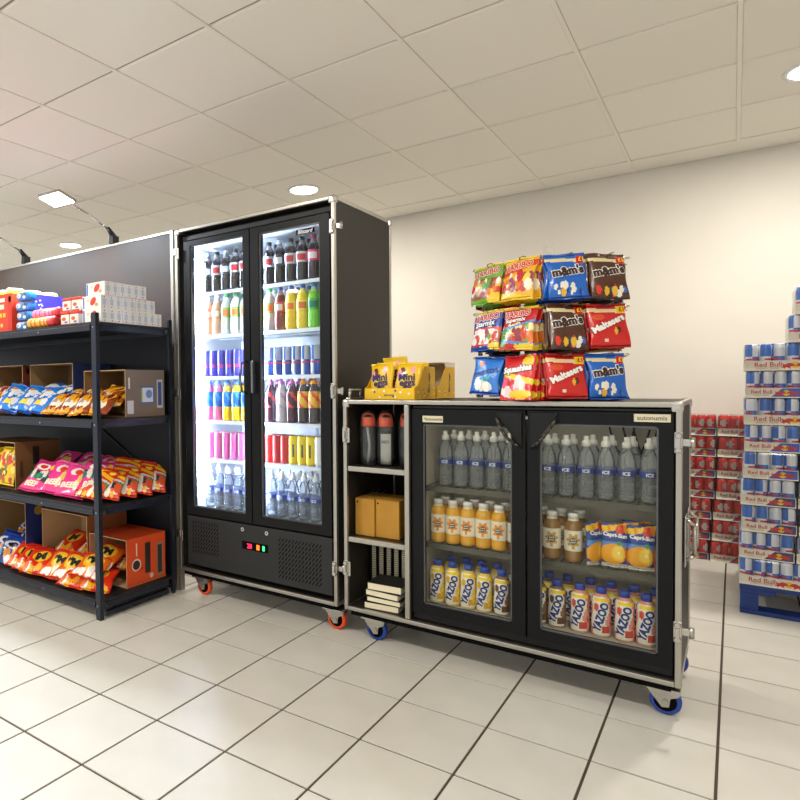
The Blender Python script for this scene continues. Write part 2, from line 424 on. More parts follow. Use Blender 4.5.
# ---------------------------------------------------------------- tall fridge in a flight case
FX0, FX1, FY0, FY1, FZ0, FZ1 = -2.567, -1.508, 2.55, 3.16, .130, 2.092
fr = thing('display_fridge', 'tall lit two door drinks fridge built into a wheeled flight case', 'fridge', ((FX0+FX1)/2, (FY0+FY1)/2, 0))
edging(fr, FX0, FY0, FZ0, FX1, FY1, FZ1)
i = .004
wpart('side_panel', MB().box(FX0+i, FY0+.02, FZ0+.02, FX0+.014, FY1-.02, FZ1-.02), BLACKP, fr)
wpart('side_panel', MB().box(FX1-.014, FY0+.02, FZ0+.02, FX1-i, FY1-.02, FZ1-.02), BLACKP, fr)
wpart('top_panel', MB().box(FX0+.02, FY0+.02, FZ1-.014, FX1-.02, FY1-.02, FZ1-i), BLACKP, fr)
wpart('bottom_panel', MB().box(FX0+.02, FY0+.02, FZ0+i, FX1-.02, FY1-.02, FZ0+.014), BLACKP, fr)
wpart('back_panel', MB().box(FX0+.02, FY1-.014, FZ0+.02, FX1-.02, FY1-i, FZ1-.02), BLACKP, fr)
wpart('base_rail', MB().box(FX0+.03, FY0+.012, FZ0-.022, FX1-.03, FY1-.03, FZ0-.0005), DARK, fr)
cab = MB()          # black cabinet shell around the white liner
LX0, LX1, LY1, LZ0, LZ1 = -2.500, -1.575, 3.06, .488, 2.000
cab.box(FX0+.022, 2.612, FZ0+.022, LX0-.012, 3.10, 2.068); cab.box(LX1+.012, 2.612, FZ0+.022, FX1-.022, 3.10, 2.068)
cab.box(LX0-.012, 2.612, LZ1+.012, LX1+.012, 3.10, 2.068); cab.box(LX0-.012, 2.612, FZ0+.022, LX1+.012, 3.10, LZ0-.012)
cab.box(LX0-.012, LY1+.012, LZ0-.012, LX1+.012, 3.10, LZ1+.012)
wpart('cabinet', cab, BLACK, fr)
ln = MB()
ln.box(LX0-.0115, 2.612, LZ0, LX0, LY1, LZ1); ln.box(LX1, 2.612, LZ0, LX1+.0115, LY1, LZ1)
ln.box(LX0-.0115, 2.612, LZ1, LX1+.0115, LY1, LZ1+.0115); ln.box(LX0-.0115, 2.612, LZ0-.0115, LX1+.0115, LY1, LZ0)
ln.box(LX0-.0115, LY1, LZ0-.0115, LX1+.0115, LY1+.0115, LZ1+.0115)
wpart('liner', ln, mat('fridge_liner', (226, 232, 238), .5), fr)
wpart('header_bar', MB().rbox(-2.535, 2.580, 2.026, -1.540, 2.608, 2.052, .003), GREYP, fr)
def door(root, x0, x1, z0, z1, gx0, gx1, gz0, gz1, y0, y1, m, gm):
    d = MB(); e = .0005
    d.box(x0, y0, z0, gx0, y1, z1); d.box(gx1, y0, z0, x1, y1, z1); d.box(gx0-e, y0+e, gz1, gx1+e, y1-e, z1-e); d.box(gx0-e, y0+e, z0+e, gx1+e, y1-e, gz0)
    do = wpart('door', d, m, root)
    ym = (y0+y1)/2
    wpart('glass_pane', MB().box(gx0+.001, ym-.003, gz0+.001, gx1-.001, ym+.003, gz1-.001), gm, do)
    gk = MB(); s = .006
    for a in ((gx0, gz0, gx0+s, gz1), (gx1-s, gz0, gx1, gz1), (gx0, gz0, gx1, gz0+s), (gx0, gz1-s, gx1, gz1)):
        gk.box(a[0], y0+.006, a[1], a[2], ym-.004, a[3])
    wpart('glazing_bead', gk, mat('grey_glazing_bead', (96, 98, 100), .35, .5), do)
    return do
dl = door(fr, -2.514, -2.037, .462, 2.018, -2.466, -2.080, .508, 1.992, 2.566, 2.606, DOORB, GLASS)
dr = door(fr, -2.030, -1.546, .462, 2.018, -1.974, -1.602, .508, 1.985, 2.566, 2.606, DOORB, GLASS)
hm = mat('dark_chrome_handle', (120, 124, 130), .25, .85)
wpart('handle', MB().tube([(-2.062, 2.566, 1.325), (-2.066, 2.530, 1.315), (-2.072, 2.522, 1.24), (-2.066, 2.530, 1.165), (-2.062, 2.566, 1.155)], .006, 8), hm, dl)
wpart('handle', MB().rbox(-2.012, 2.535, 1.155, -1.998, 2.5655, 1.325, .004), hm, dr)
bl = MB().rbox(-1.735, 2.563, 1.938, -1.628, 2.5655, 1.962, .0008); nb = wpart('name_badge', bl, DARK, dr)
tb = MB(); letter(tb, 'Blizzard', lambda a, b: (a, 2.5622, b), (235, 235, 235), -1.681, 1.950, wd=.088, shear=.25, bold=.02); wpart('lettering', tb, INK, nb)
kp = wpart('kick_panel', MB().rbox(-2.514, 2.568, .172, -1.546, 2.611, .452, .003), GREYP, fr)
for (xa, za, nc, nr) in ((-2.478, .245, 10, 8), (-1.868, .205, 13, 9)):
    sl = MB()
    for cxi in range(nc):
        for rz in range(nr):
            x = xa+cxi*.0205; z = za+rz*.0235
            sl.add([(x, 2.5674, z), (x+.0055, 2.5674, z-.001), (x+.0185, 2.5674, z+.018), (x+.013, 2.5674, z+.019)], [(0, 1, 2, 3)])
    vo = wpart('vent_grille', sl, DARK, kp); vo['kind'] = 'stuff'
for x, z in ((-2.100, .425), (-1.938, .425)):
    wpart('lock', MB().cyl((x, 2.5675, z), (x, 2.561, z), .011, n=14), CHROME, kp)
    wpart('keyhole', MB().cyl((x, 2.5610, z), (x, 2.5604, z), .005, n=10), mat('blue_keyhole', (40, 70, 150), .4), kp)
cd = wpart('controller', MB().rbox(-2.105, 2.563, .320, -1.935, 2.5675, .362, .001), DARK, kp)
dg_ = MB(); letter(dg_, '2', lambda a, b: (a, 2.5626, b), (255, 255, 255), -2.062, .341, h=.024); letter(dg_, '8', lambda a, b: (a, 2.5626, b), (255, 255, 255), -2.045, .341, h=.024)
wpart('red_digits', dg_, mat('red_led', (255, 30, 60), .5, emit=(255, 30, 70), es=4), cd)
wpart('orange_button', MB().box(-2.005, 2.5615, .328, -1.987, 2.5629, .354), mat('orange_led', (255, 90, 20), .5, emit=(255, 90, 20), es=3), cd)
wpart('green_button', MB().box(-1.966, 2.5615, .328, -1.952, 2.5629, .354), mat('green_led', (40, 200, 120), .5, emit=(40, 200, 120), es=2), cd)
led = mat('fridge_led', (255, 255, 255), .5, emit=(208, 226, 255), es=LED_E)
wpart('light_strip', MB().box(-2.499, 2.622, .56, -2.472, 2.644, 1.93), led, fr)
wpart('light_strip', MB().box(-2.046, 2.625, .56, -2.034, 2.640, 1.93), led, fr)
wpart('mullion', MB().box(-2.060, 2.613, LZ0, -2.010, 2.624, LZ1), BLACK, fr)
wire_m = mat('white_wire_shelf', (225, 230, 235), .4, .2)
FSH = [1.727, 1.480, 1.243, .990, .770]
for z in FSH:
    for xa, xb in ((LX0+.004, -2.046), (-2.028, LX1-.004)):
        s = MB(); n = 16
        for k in range(n+1):
            x = xa+(xb-xa)*k/n; s.box(x-.0014, 2.662, z-.0035, x+.0014, 3.05, z-.0005)
        for y in (2.668, 2.85, 3.045): s.box(xa, y-.002, z-.007, xb, y+.002, z-.0035)
        s.box(xa, 2.656, z-.012, xb, 2.661, z+.006)
        wpart('wire_shelf', s, wire_m, fr)
orange_w = mat('orange_tyre', (226, 78, 30), .45); blue_w = mat('blue_tyre', (28, 62, 150), .45)
for x, y in ((-2.425, 2.605), (-1.553, 2.612), (-2.425, 3.09), (-1.553, 3.09)): caster(fr, x, y, FZ0-.0225, orange_w)
for z in (1.945, 1.165, .315): latch(fr, FX1-.011, FY0, z, 1)
for z in (1.965, 1.16, .345):
    wpart('latch', MB().rbox(FX0-.010, FY0-.008, z-.022, FX0+.02, FY0, z+.022, .004).rbox(FX0+.012, FY0-.006, z-.045, FX0+.035, FY0, z+.02, .003), CHROME, fr)

# ---------------------------------------------------------------- low counter fridge in a flight case
KX0, KX1, KY0, KY1, KZ0, KZ1 = -1.470, -.140, 2.55, 3.08, .130, 1.124
kc = thing('counter_fridge', 'low two door counter fridge in a wheeled flight case with open side shelves', 'fridge', ((KX0+KX1)/2, (KY0+KY1)/2, 0))
edging(kc, KX0, KY0, KZ0, KX1, KY1, KZ1)
wpart('side_panel', MB().box(KX0+i, KY0+.02, KZ0+.02, KX0+.014, KY1-.02, KZ1-.02), BLACKP, kc)
wpart('side_panel', MB().box(KX1-.014, KY0+.02, KZ0+.02, KX1-i, KY1-.02, KZ1-.02), BLACKP, kc)
wpart('top_panel', MB().box(KX0+.02, KY0+.02, KZ1-.014, KX1-.02, KY1-.02, KZ1-.002), BLACKP, kc)
wpart('bottom_panel', MB().box(KX0+.02, KY0+.02, KZ0+i, KX1-.02, KY1-.02, KZ0+.018), BLACKP, kc)
wpart('back_panel', MB().box(KX0+.02, KY1-.014, KZ0+.02, KX1-.02, KY1-i, KZ1-.02), BLACKP, kc)
wpart('base_rail', MB().box(KX0+.03, KY0+.012, KZ0-.022, KX1-.03, KY1-.03, KZ0-.0005), DARK, kc)
NX0, NX1 = KX0+.022, -1.160          # the open niche
wpart('divider', MB().box(NX1, KY0+.024, KZ0+.02, NX1+.016, KY1-.02, KZ1-.015), BLACKP, kc)
wpart('divider_trim', MB().rbox(NX1-.002, KY0+.001, KZ0+.022, NX1+.020, KY0+.022, KZ1-.022, .003), ALU, kc)
NSH = [.148, .478, .812]
for z in NSH[1:]:
    sh = wpart('niche_shelf', MB().box(NX0-.003, KY0+.024, z-.012, NX1, KY1-.03, z), BLACKP, kc)
    wpart('shelf_trim', MB().rbox(NX0, KY0+.004, z-.022, NX1-.003, KY0+.0235, z+.001, .002), ALU, sh)
CX0, CX1 = -1.136, -.164
QX0, QX1, QY1, QZ0, QZ1 = -1.115, -.185, 3.03, .210, 1.060   # liner
cab = MB()
cab.box(CX0, 2.617, KZ0+.023, QX0-.008, 3.05, 1.098); cab.box(QX1+.008, 2.617, KZ0+.023, CX1, 3.05, 1.098)
cab.box(QX0-.008, 2.617, QZ1+.008, QX1+.008, 3.05, 1.098); cab.box(QX0-.008, 2.617, KZ0+.023, QX1+.008, 3.05, QZ0-.008)
cab.box(QX0-.008, QY1+.008, QZ0-.008, QX1+.008, 3.05, QZ1+.008)
wpart('cabinet', cab, BLACK, kc)
ln = MB(); e = .0075
ln.box(QX0-e, 2.617, QZ0, QX0, QY1, QZ1); ln.box(QX1, 2.617, QZ0, QX1+e, QY1, QZ1)
ln.box(QX0-e, 2.617, QZ1, QX1+e, QY1, QZ1+e); ln.box(QX0-e, 2.617, QZ0-e, QX1+e, QY1, QZ0); ln.box(QX0-e, QY1, QZ0-e, QX1+e, QY1+e, QZ1+e)
wpart('liner', ln, mat('counter_liner', (205, 200, 188), .5), kc)
wpart('header_bar', MB().rbox(CX0+.004, 2.578, 1.089, CX1-.004, 2.614, 1.0985, .002), GREYP, kc)
wpart('kick_strip', MB().rbox(CX0+.002, 2.582, .154, CX1-.002, 2.614, .181, .002), BLACK, kc)
kd = [door(kc, -1.134, -.6570, .184, 1.086, -1.085, -.709, .229, 1.020, 2.571, 2.611, DOORB, DIMGLASS),
      door(kc, -.6490, -.166, .184, 1.086, -.604, -.211, .224, 1.037, 2.571, 2.611, DOORB, DIMGLASS)]
for k, s in ((0, -1), (1, 1)):
    xc = -.657 if k == 0 else -.649
    tri = [(xc+s*.012, 1.078), (xc+s*.115, 1.078), (xc+s*.012, .935)]
    if s < 0: tri = tri[::-1]
    hp = MB().prism(tri, 2.560, 2.5705)
    ho = wpart('handle_plate', hp, BLACK, kd[k])
    pts = [(xc+s*(.108-.088*t), 2.556-.022*math.sin(PI*t), 1.056-.112*t-.016*math.sin(PI*t)) for t in [j/6 for j in range(7)]]
    wpart('handle', MB().tube(pts, .0065, 8), mat('worn_black_handle', (70, 68, 62), .3, .6), ho)
for k, (xa, xb, z) in enumerate(((-1.083, -.992, 1.043), (-.286, -.175, 1.0665))):
    bd_ = wpart('name_badge', MB().rbox(xa, 2.568, z-.014, xb, 2.5705, z+.014, .0008), mat('cream_badge', (214, 206, 176), .5), kd[k])
    tb = MB(); letter(tb, 'autonumis', lambda p, q: (p, 2.5674, q), (92, 88, 78), (xa+xb)/2+(.006 if k == 0 else 0), z, wd=(xb-xa)*.82, bold=.015)
    if k == 0: lay(tb, *disc(10), lambda p, q: (p, 2.5674, q), (70, 150, 60), xa+.012, z+.002, .004, .004)
    wpart('lettering', tb, INK, bd_)
for k in (0, 1):
    x = (-.895, -.405)[k]
    wpart('door_stud', MB().cyl((x, 2.571, .205), (x, 2.569, .205), .008, n=12), BLACK, kd[k])
KSH = [.735, .478]
for z in KSH:
    for xa, xb in ((QX0+.003, -.657), (-.649, QX1-.003)):
        s = MB(); n = 14
        for k in range(n+1):
            x = xa+(xb-xa)*k/n; s.box(x-.0014, 2.664, z-.0035, x+.0014, 3.02, z-.0005)
        for y in (2.68, 2.85, 3.01): s.box(xa, y-.002, z-.007, xb, y+.002, z-.0035)
        s.box(xa, 2.655, z-.020, xb, 2.660, z+.004)
        wpart('wire_shelf', s, mat('grey_wire_shelf', (90, 90, 84), .45, .4), kc)
cb = MB()
for k, (xa, xb) in enumerate(((-.43, -.33), (-.38, -.27), (-.34, -.24))):
    cb.tube([(xa+(xb-xa)*t, 2.98-.06*k*t, 1.05-.13*math.sin(PI*t)**.8-.05*t) for t in [j/8 for j in range(9)]], .004, 6)
wpart('cable', cb, DARK, kc)
kl = mat('added_counter_glow', (255, 255, 255), .5, emit=(255, 246, 225), es=3.2)
wpart('light_strip', MB().box(-1.08, 2.622, 1.050, -.22, 2.634, 1.0595), kl, kc)  # added glow strip to brighten the shelves, not a known fitting
for x, y in ((-1.335, 2.608), (-.198, 2.622), (-1.335, 3.01), (-.198, 3.01)): caster(kc, x, y, KZ0-.0225, blue_w)
for z in (.985, .33): latch(kc, KX1-.011, KY0, z, 1)
for z in (.960, .330): latch(kc, KX0+.013, KY0, z, -1, False); wpart('hinge_leaf', MB().rbox(KX0+.020, KY0-.004, z-.036, KX0+.036, KY0-.0005, z+.032, .002), CHROME, kc)
hh = MB().rbox(KX0+.006, 2.57, KZ1+.0005, KX0+.030, 2.70, KZ1+.010, .003)
hh.tube([(KX0+.018, 2.585, KZ1+.008), (KX0+.018, 2.585, KZ1+.045), (KX0+.018, 2.685, KZ1+.045), (KX0+.018, 2.685, KZ1+.008)], .008, 8)
wpart('handle', hh, CHROME, kc)
for y, z in ((2.70, .62), (2.86, .62)):
    h2 = MB().rbox(KX1+.0005, y-.045, z-.09, KX1+.006, y+.045, z+.09, .002)
    h2.tube([(KX1+.004, y, z+.075), (KX1+.03, y, z+.055), (KX1+.03, y, z-.055), (KX1+.004, y, z-.075)], .007, 8)
    wpart('side_handle', h2, CHROME, kc)

# ---------------------------------------------------------------- bottles and cans
SPEC = {}
def interp(prof, z):
    for (r0, z0), (r1, z1) in zip(prof, prof[1:]):
        if z0 <= z <= z1: return r0 + (r1-r0)*((z-z0)/(z1-z0) if z1 > z0 else 0)
    return prof[-1][0]
def dense(prof, step=.006):
    out = [prof[0]]
    for (r0, z0), (r1, z1) in zip(prof, prof[1:]):
        n = max(1, int(abs(z1-z0)/step))
        for k in range(1, n+1): out.append((r0+(r1-r0)*k/n, z0+(z1-z0)*k/n))
    return out
def shell(prof, z0, z1, off, col, n=24):
    zs = [z0] + [z for _, z in prof if z0 < z < z1] + [z1]
    return MB().lathe([(interp(prof, z)+off, z) for z in zs], n, col)
def wrapfn(prof, off):
    def f(a, b):
        r = interp(prof, b)+off; t = a/max(r, .01)
        return (r*math.sin(t), -r*math.cos(t), b)
    return f
def spec(key, name, cat, body, bmat, parts): SPEC[key] = (name, cat, body.mesh(key), bmat, [(n, m.mesh(n), mm) for n, m, mm in parts])
def spawn(key, loc, rz, label, group=None):
    name, cat, me, bm_, parts = SPEC[key]
    o = tag(obj(name, me, bm_, None, loc, (0, 0, rz)), label, cat, group)
    for n, m, mm in parts: obj(n, m, mm, o)
    return o
def cap(z, r, h, taper=.95): return MB().lathe([(r, z), (r, z+h*.85), (r*taper, z+h), (0, z+h)], 16)
SODA = dense([(0, 0), (.024, 0), (.031, .006), (.033, .02), (.033, .07), (.0300, .090), (.0315, .105), (.033, .125), (.033, .150), (.029, .172), (.020, .193), (.0135, .205), (.0125, .214)])
def soda(key, liq, lab, lab2, capc, top=None, lz=(.095, .150)):
    body = MB().lathe(SODA, 20, lambda t, z: liq if z < .185 else tuple(min(255, int(c*.5+120)) for c in liq))
    l = shell(SODA, lz[0], lz[1], .0006, lambda t, z: lab2 if (abs(t) < .14 and abs(z-(lz[0]+lz[1])/2) < .016) else lab)
    spec(key, 'soda_bottle', 'bottle', body, LIQ, [('label', l, GLOSSP), ('cap', cap(.212, .0145, .018), mat('cap_%d_%d_%d' % capc, capc, .4))])
soda('cola', (26, 18, 20), (214, 216, 226), (200, 40, 50), (30, 30, 34))
soda('cola_max', (22, 16, 20), (36, 40, 62), (225, 225, 235), (200, 205, 215))
soda('cherry', (40, 14, 24), (226, 60, 110), (250, 240, 245), (214, 40, 100))
soda('peach', (226, 176, 140), (236, 150, 110), (250, 235, 220), (235, 235, 235))
soda('limeclear', (198, 206, 196), (120, 196, 70), (236, 110, 60), (60, 170, 80))
soda('redsoda', (120, 44, 28), (206, 44, 34), (240, 235, 230), (40, 80, 180))
soda('yellowsoda', (248, 214, 20), (250, 226, 60), (240, 120, 30), (50, 110, 200))
soda('greensoda', (120, 206, 40), (70, 180, 60), (30, 120, 70), (60, 150, 220))
ENER = dense([(0, 0), (.026, 0), (.032, .008), (.032, .075), (.030, .085), (.032, .100), (.032, .150), (.026, .175), (.017, .195), (.016, .205)])
def sport(key, liq, lab, lab2, capc, lz=(.08, .165)):
    body = MB().lathe(ENER, 20, liq)
    l = shell(ENER, lz[0], lz[1], .0006, lambda t, z: lab2 if (t*3+z*14) % 1 < .35 else lab)
    c = MB().lathe([(.018, .203), (.018, .217), (.010, .221), (.009, .232), (0, .233)], 16)
    spec(key, 'sports_drink_bottle', 'bottle', body, LIQ, [('label', l, GLOSSP), ('cap', c, mat('cap_%d_%d_%d' % capc, capc, .4))])
sport('pinksport', (224, 110, 150), (40, 110, 200), (70, 150, 220), (120, 170, 220))
sport('yellowsport', (236, 190, 20), (36, 100, 200), (60, 160, 220), (80, 130, 210))
sport('darkfruit', (70, 20, 44), (52, 20, 40), (220, 60, 60), (222, 120, 190))
sport('whitefruit', (206, 196, 206), (226, 222, 230), (190, 170, 200), (222, 130, 200))
sport('mixfruit', (60, 40, 26), (236, 190, 40), (226, 70, 50), (250, 160, 30))
WAT = dense([(0, 0), (.024, 0), (.0305, .006), (.0315, .05), (.0300, .058), (.0315, .066), (.0315, .118), (.0305, .125), (.0315, .132), (.0315, .150), (.027, .172), (.018, .192), (.0145, .200), (.0140, .207)])
def water(key, capc=(238, 240, 242)):
    body = MB().lathe(WAT, 20)
    l = shell(WAT, .098, .120, .0008, (44, 66, 140))
    tx = MB(); letter(tx, 'ICE', wrapfn(WAT, .0016), (232, 238, 250), 0, .109, h=.014, bold=.03, maxe=.006)
    c = MB().lathe([(.0165, .204), (.0165, .222), (.012, .226), (.0095, .230), (.0095, .244), (0, .245)], 16)
    ribs = MB()
    for z in (.03, .045, .075, .085): ribs.lathe([(interp(WAT, z)+.0004, z-.002), (interp(WAT, z)+.0012, z), (interp(WAT, z)+.0004, z+.002)], 20)
    spec(key, 'water_bottle', 'bottle', body, PET, [('label', l, PRINT), ('lettering', tx, INK), ('cap', c, mat('water_cap', capc, .35)), ('moulded_rings', ribs, PET)])
water('water')
JUI = dense([(0, 0), (.027, 0), (.032, .006), (.0325, .02), (.0325, .140), (.031, .150), (.022, .163), (.0195, .168), (.0195, .174)])
def juice(key, liq, swirl, lab=(238, 232, 218)):
    body = MB().lathe(JUI, 20, lambda t, z: liq if z < .160 else (225, 220, 205))
    def lc(t, z):
        x = t*2*PI*.0325; d = math.hypot(x/.022, (z-.085)/.026)
        wob = .22*math.sin(7*math.atan2(z-.085, x))
        return swirl if d < 1.0+wob and d > .5 else lab
    l = MB(); l.lathe([(interp(JUI, .045+k*.0027)+.0006, .045+k*.0027) for k in range(31)], 40, lc)
    tx = MB(); f = wrapfn(JUI, .0014); lay(tx, *disc(14), f, (70, 64, 60), 0, .085, .0135, .0135, maxe=.006)
    f2 = wrapfn(JUI, .0020); letter(tx, 'JUICE', f2, (236, 232, 224), 0, .0895, wd=.020, bold=.04, maxe=.006); letter(tx, 'BURST', f2, (236, 232, 224), 0, .0805, wd=.020, bold=.04, maxe=.006)
    spec(key, 'juice_bottle', 'bottle', body, LIQ, [('label', l, PRINT), ('lettering', tx, INK), ('cap', cap(.172, .0205, .020), WHITEP)])
juice('orangejuice', (226, 168, 40), (236, 150, 40))
juice('applejuice', (150, 112, 62), (196, 160, 92))
juice('brownjuice', (96, 58, 34), (170, 140, 90), (226, 220, 205))
YZ = dense([(0, 0), (.027, 0), (.0335, .006), (.0345, .02), (.0345, .06), (.0325, .085), (.0335, .105), (.034, .125), (.031, .148), (.024, .160), (.0185, .165), (.0175, .168)], .004)
def milk(key, c1, c2, c3):
    random.seed(hash(key) % 97 if False else len(key)*7+3)
    bl = [(random.uniform(-.45, .45), random.uniform(.01, .15), random.uniform(.03, .09), random.uniform(.006, .014), random.choice((c1, c1, c2))) for _ in range(26)]
    def col(t, z):
        if -.17+.035*math.sin(z*70) < t < .13+.045*math.sin(z*60+1) and .010 < z < .158: base = (244, 242, 236)
        else: base = c1
        if .138 < z < .152 and -.1 < t < .22: base = c3
        if z < .008: base = (236, 234, 228)
        if abs(t-.10) < .06 and .018 < z < .045: base = c2
        for a, b, rt, rz, c in bl:
            if abs(t) > .10 and ((t-a)/rt)**2+((z-b)/rz)**2 < 1: base = c if base != (244, 242, 236) else base
        if ((t+.07)/.05)**2+((z-.118)/.016)**2 < 1: base = c2
        return base
    body = MB().lathe(YZ, 36, col)
    tx = MB(); f = wrapfn(YZ, .0010); f2 = wrapfn(YZ, .0018)
    letter(tx, 'YAZOO', f, (246, 246, 246), .000, .080, h=.036, wd=.122, rot=R(72), bold=.09, maxe=.006)
    letter(tx, 'YAZOO', f2, (24, 54, 140), .000, .080, h=.033, wd=.118, rot=R(72), bold=.055, maxe=.006)
    c = cap(.166, .0185, .024)
    spec(key, 'milkshake_bottle', 'bottle', body, GLOSSP, [('lettering', tx, INK), ('cap', c, mat('royal_blue_cap', (44, 78, 186), .4))])
milk('bananamilk', (238, 208, 92), (226, 178, 40), (250, 222, 40))
milk('chocmilk', (142, 106, 78), (112, 78, 56), (246, 214, 40))
milk('strawmilk', (232, 158, 146), (214, 78, 66), (250, 222, 40))
CANR, CANH = .0262, .150
def can_prof(r, h): return dense([(0, .002), (r*.72, 0), (r*.80, .003), (r, .012), (r, h-.014), (r*.86, h-.003), (r*.86, h), (r*.78, h-.004)], .009)
def can(key, col, r=CANR, h=CANH):
    pf = can_prof(r, h)
    body = MB().lathe(pf, 16, col)
    lid = MB().lathe([(r*.78, h-.004), (0, h-.0045)], 16); lid.rbox(-.004, -.012, h-.0045, .004, .004, h-.0028, .0008)
    spec(key, 'drink_can', 'can', body, CANP, [('lid', lid, mat('can_lid', (200, 202, 205), .3, .9))])
def quad(ca, cb, h, red=None):
    def f(t, z):
        if red and abs(z-h*.42) < h*.05 and abs(t) < .16: return red
        return ca if ((t > 0) != (z > h*.5)) and abs(t) < .30 else cb
    return f
can('bluecan', quad((36, 84, 180), (196, 202, 212), CANH, (206, 50, 60)))
can('purplecan', lambda t, z: (206, 60, 110) if abs(z-.06) < .008 and abs(t) < .15 else ((72, 64, 170) if abs(t) < .26 else (170, 176, 210)))
can('pinkcan', lambda t, z: (216, 96, 158) if (abs(t) < .2) else (238, 214, 226))
can('redcan', lambda t, z: (206, 40, 34) if abs(t+.05) < .3 else (236, 200, 190))
can('yellowcan', lambda t, z: (60, 90, 90) if (abs(t-.02) < .05 and .04 < z < .11) else ((246, 214, 20) if abs(t) < .3 else (250, 240, 190)))
can('whitecan', lambda t, z: (240, 240, 236) if abs(t) < .35 else (214, 214, 210))

rnd = random.Random(5)
LROW = ['top', 'second', 'third', 'fourth', 'fifth', 'bottom']
def stock(fridge, row, door_, z, items, xs, y, desc, depth, face):
    n = 0
    for k, (key, x) in enumerate(zip(items, xs)):
        d = desc[key]
        if depth == 0: lab = f"{d}, {NL[k]} from left on {row} shelf, {door_} door of {fridge}"
        else: lab = f"{d} in rear line, {NL[k]} from left, {row} shelf, {door_} door, {fridge}"
        spawn(key, (x, y, z+.001), face+rnd.uniform(-.12, .12), lab, f"drinks in the {fridge}")
DESC = {'cola': 'dark cola bottle', 'cola_max': 'black-label cola bottle', 'cherry': 'pink-label cola bottle', 'peach': 'pale peach soda bottle',
        'limeclear': 'clear green-label soda bottle', 'redsoda': 'red-brown soda bottle', 'yellowsoda': 'bright yellow soda bottle', 'greensoda': 'bright green soda bottle',
        'pinksport': 'pink sports drink bottle', 'yellowsport': 'yellow sports drink bottle', 'darkfruit': 'dark purple drink bottle', 'whitefruit': 'pale drink bottle',
        'mixfruit': 'orange-cap fruit drink bottle', 'water': 'clear water bottle', 'bluecan': 'blue silver can', 'purplecan': 'violet can', 'pinkcan': 'pink can',
        'redcan': 'red can', 'yellowcan': 'yellow can', 'whitecan': 'white can', 'orangejuice': 'orange juice bottle', 'applejuice': 'apple juice bottle',
        'brownjuice': 'brown juice bottle', 'bananamilk': 'yellow milkshake bottle', 'chocmilk': 'brown milkshake bottle', 'strawmilk': 'pink milkshake bottle'}
XL = [-2.447, -2.378, -2.309, -2.240, -2.171]; XR = [-2.004, -1.933, -1.862, -1.791, -1.720, -1.649]
rows = [
 ('top', FSH[0]+.006, ['cola_max', 'cola', 'cola_max', 'cola', 'cola'], ['cola', 'cola_max', 'cola', 'cola', 'cherry', 'cherry'], XL, XR, 1),
 ('second', FSH[1]+.006, ['peach', 'peach', 'limeclear', 'limeclear', 'limeclear'], ['limeclear', 'redsoda', 'yellowsoda', 'yellowsoda', 'greensoda', 'greensoda'], XL, XR, 1),
 ('third', FSH[2]+.006, ['purplecan']*5, ['bluecan']*6, [-2.470, -2.410, -2.350, -2.290, -2.230], [-2.010, -1.951, -1.892, -1.833, -1.774, -1.715], 1),
 ('fourth', FSH[3]+.006, ['pinksport', 'pinksport', 'yellowsport', 'yellowsport', 'yellowsport'], ['darkfruit', 'whitefruit', 'darkfruit', 'mixfruit', 'mixfruit', 'mixfruit'], XL, [-2.004, -1.930, -1.862, -1.791, -1.724, -1.655], 1),
 ('fifth', FSH[4]+.006, ['pinkcan']*5, ['redcan']*3+['yellowcan']*3+['whitecan']*2, [-2.440, -2.381, -2.322, -2.263, -2.204], [-2.018, -1.964, -1.910, -1.856, -1.802, -1.748, -1.694, -1.640], 1),
 ('bottom', LZ0, ['water']*5, ['water']*6, XL, XR, 1)]
for row, z, il, ir_, xl, xr, dep in rows:
    stock('tall fridge', row, 'left', z, il, xl, 2.700, DESC, 0, .25)
    stock('tall fridge', row, 'right', z, ir_, xr, 2.700, DESC, 0, .25)
    dy = .058 if 'can' in il[0] else .070
    stock('tall fridge', row, 'left', z, il, xl, 2.700+dy, DESC, 1, .25)
    stock('tall fridge', row, 'right', z, ir_, xr, 2.700+dy, DESC, 1, .25)
CW = [[-1.030, -.960, -.890, -.818, -.750], [-.603, -.535, -.462, -.394, -.323, -.250]]
for s, dn in ((0, 'left'), (1, 'right')):
    stock('counter fridge', 'top', dn, KSH[0]+.0045, ['water']*len(CW[s]), CW[s], 2.700, DESC, 0, .12)
    stock('counter fridge', 'top', dn, KSH[0]+.0045, ['water']*len(CW[s]), [x+.012 for x in CW[s]], 2.772, DESC, 1, .12)
stock('counter fridge', 'middle', 'left', KSH[1]+.0045, ['orangejuice']*5+['brownjuice'], [-1.064, -.997, -.930, -.863, -.796, -.728], 2.700, DESC, 0, .2)
stock('counter fridge', 'middle', 'left', KSH[1]+.0045, ['orangejuice']*5, [-1.060, -.992, -.924, -.856, -.788], 2.770, DESC, 1, .2)
stock('counter fridge', 'middle', 'right', KSH[1]+.0045, ['applejuice']*3, [-.655, -.587, -.508], 2.700, DESC, 0, .1)
stock('counter fridge', 'middle', 'right', KSH[1]+.0045, ['applejuice']*3, [-.640, -.568, -.498], 2.772, DESC, 1, .1)
ML = [-1.066, -.996, -.926, -.856, -.782]; MR = [-.636, -.566, -.482, -.407, -.328, -.256]
stock('counter fridge', 'bottom', 'left', QZ0, ['bananamilk']*4+['chocmilk'], ML, 2.690, DESC, 0, .05)
stock('counter fridge', 'bottom', 'left', QZ0, ['bananamilk']*4+['chocmilk'], [x+.030 for x in ML], 2.780, DESC, 1, .3)
stock('counter fridge', 'bottom', 'right', QZ0, ['chocmilk']*2+['strawmilk']*4, MR, 2.690, DESC, 0, .0)
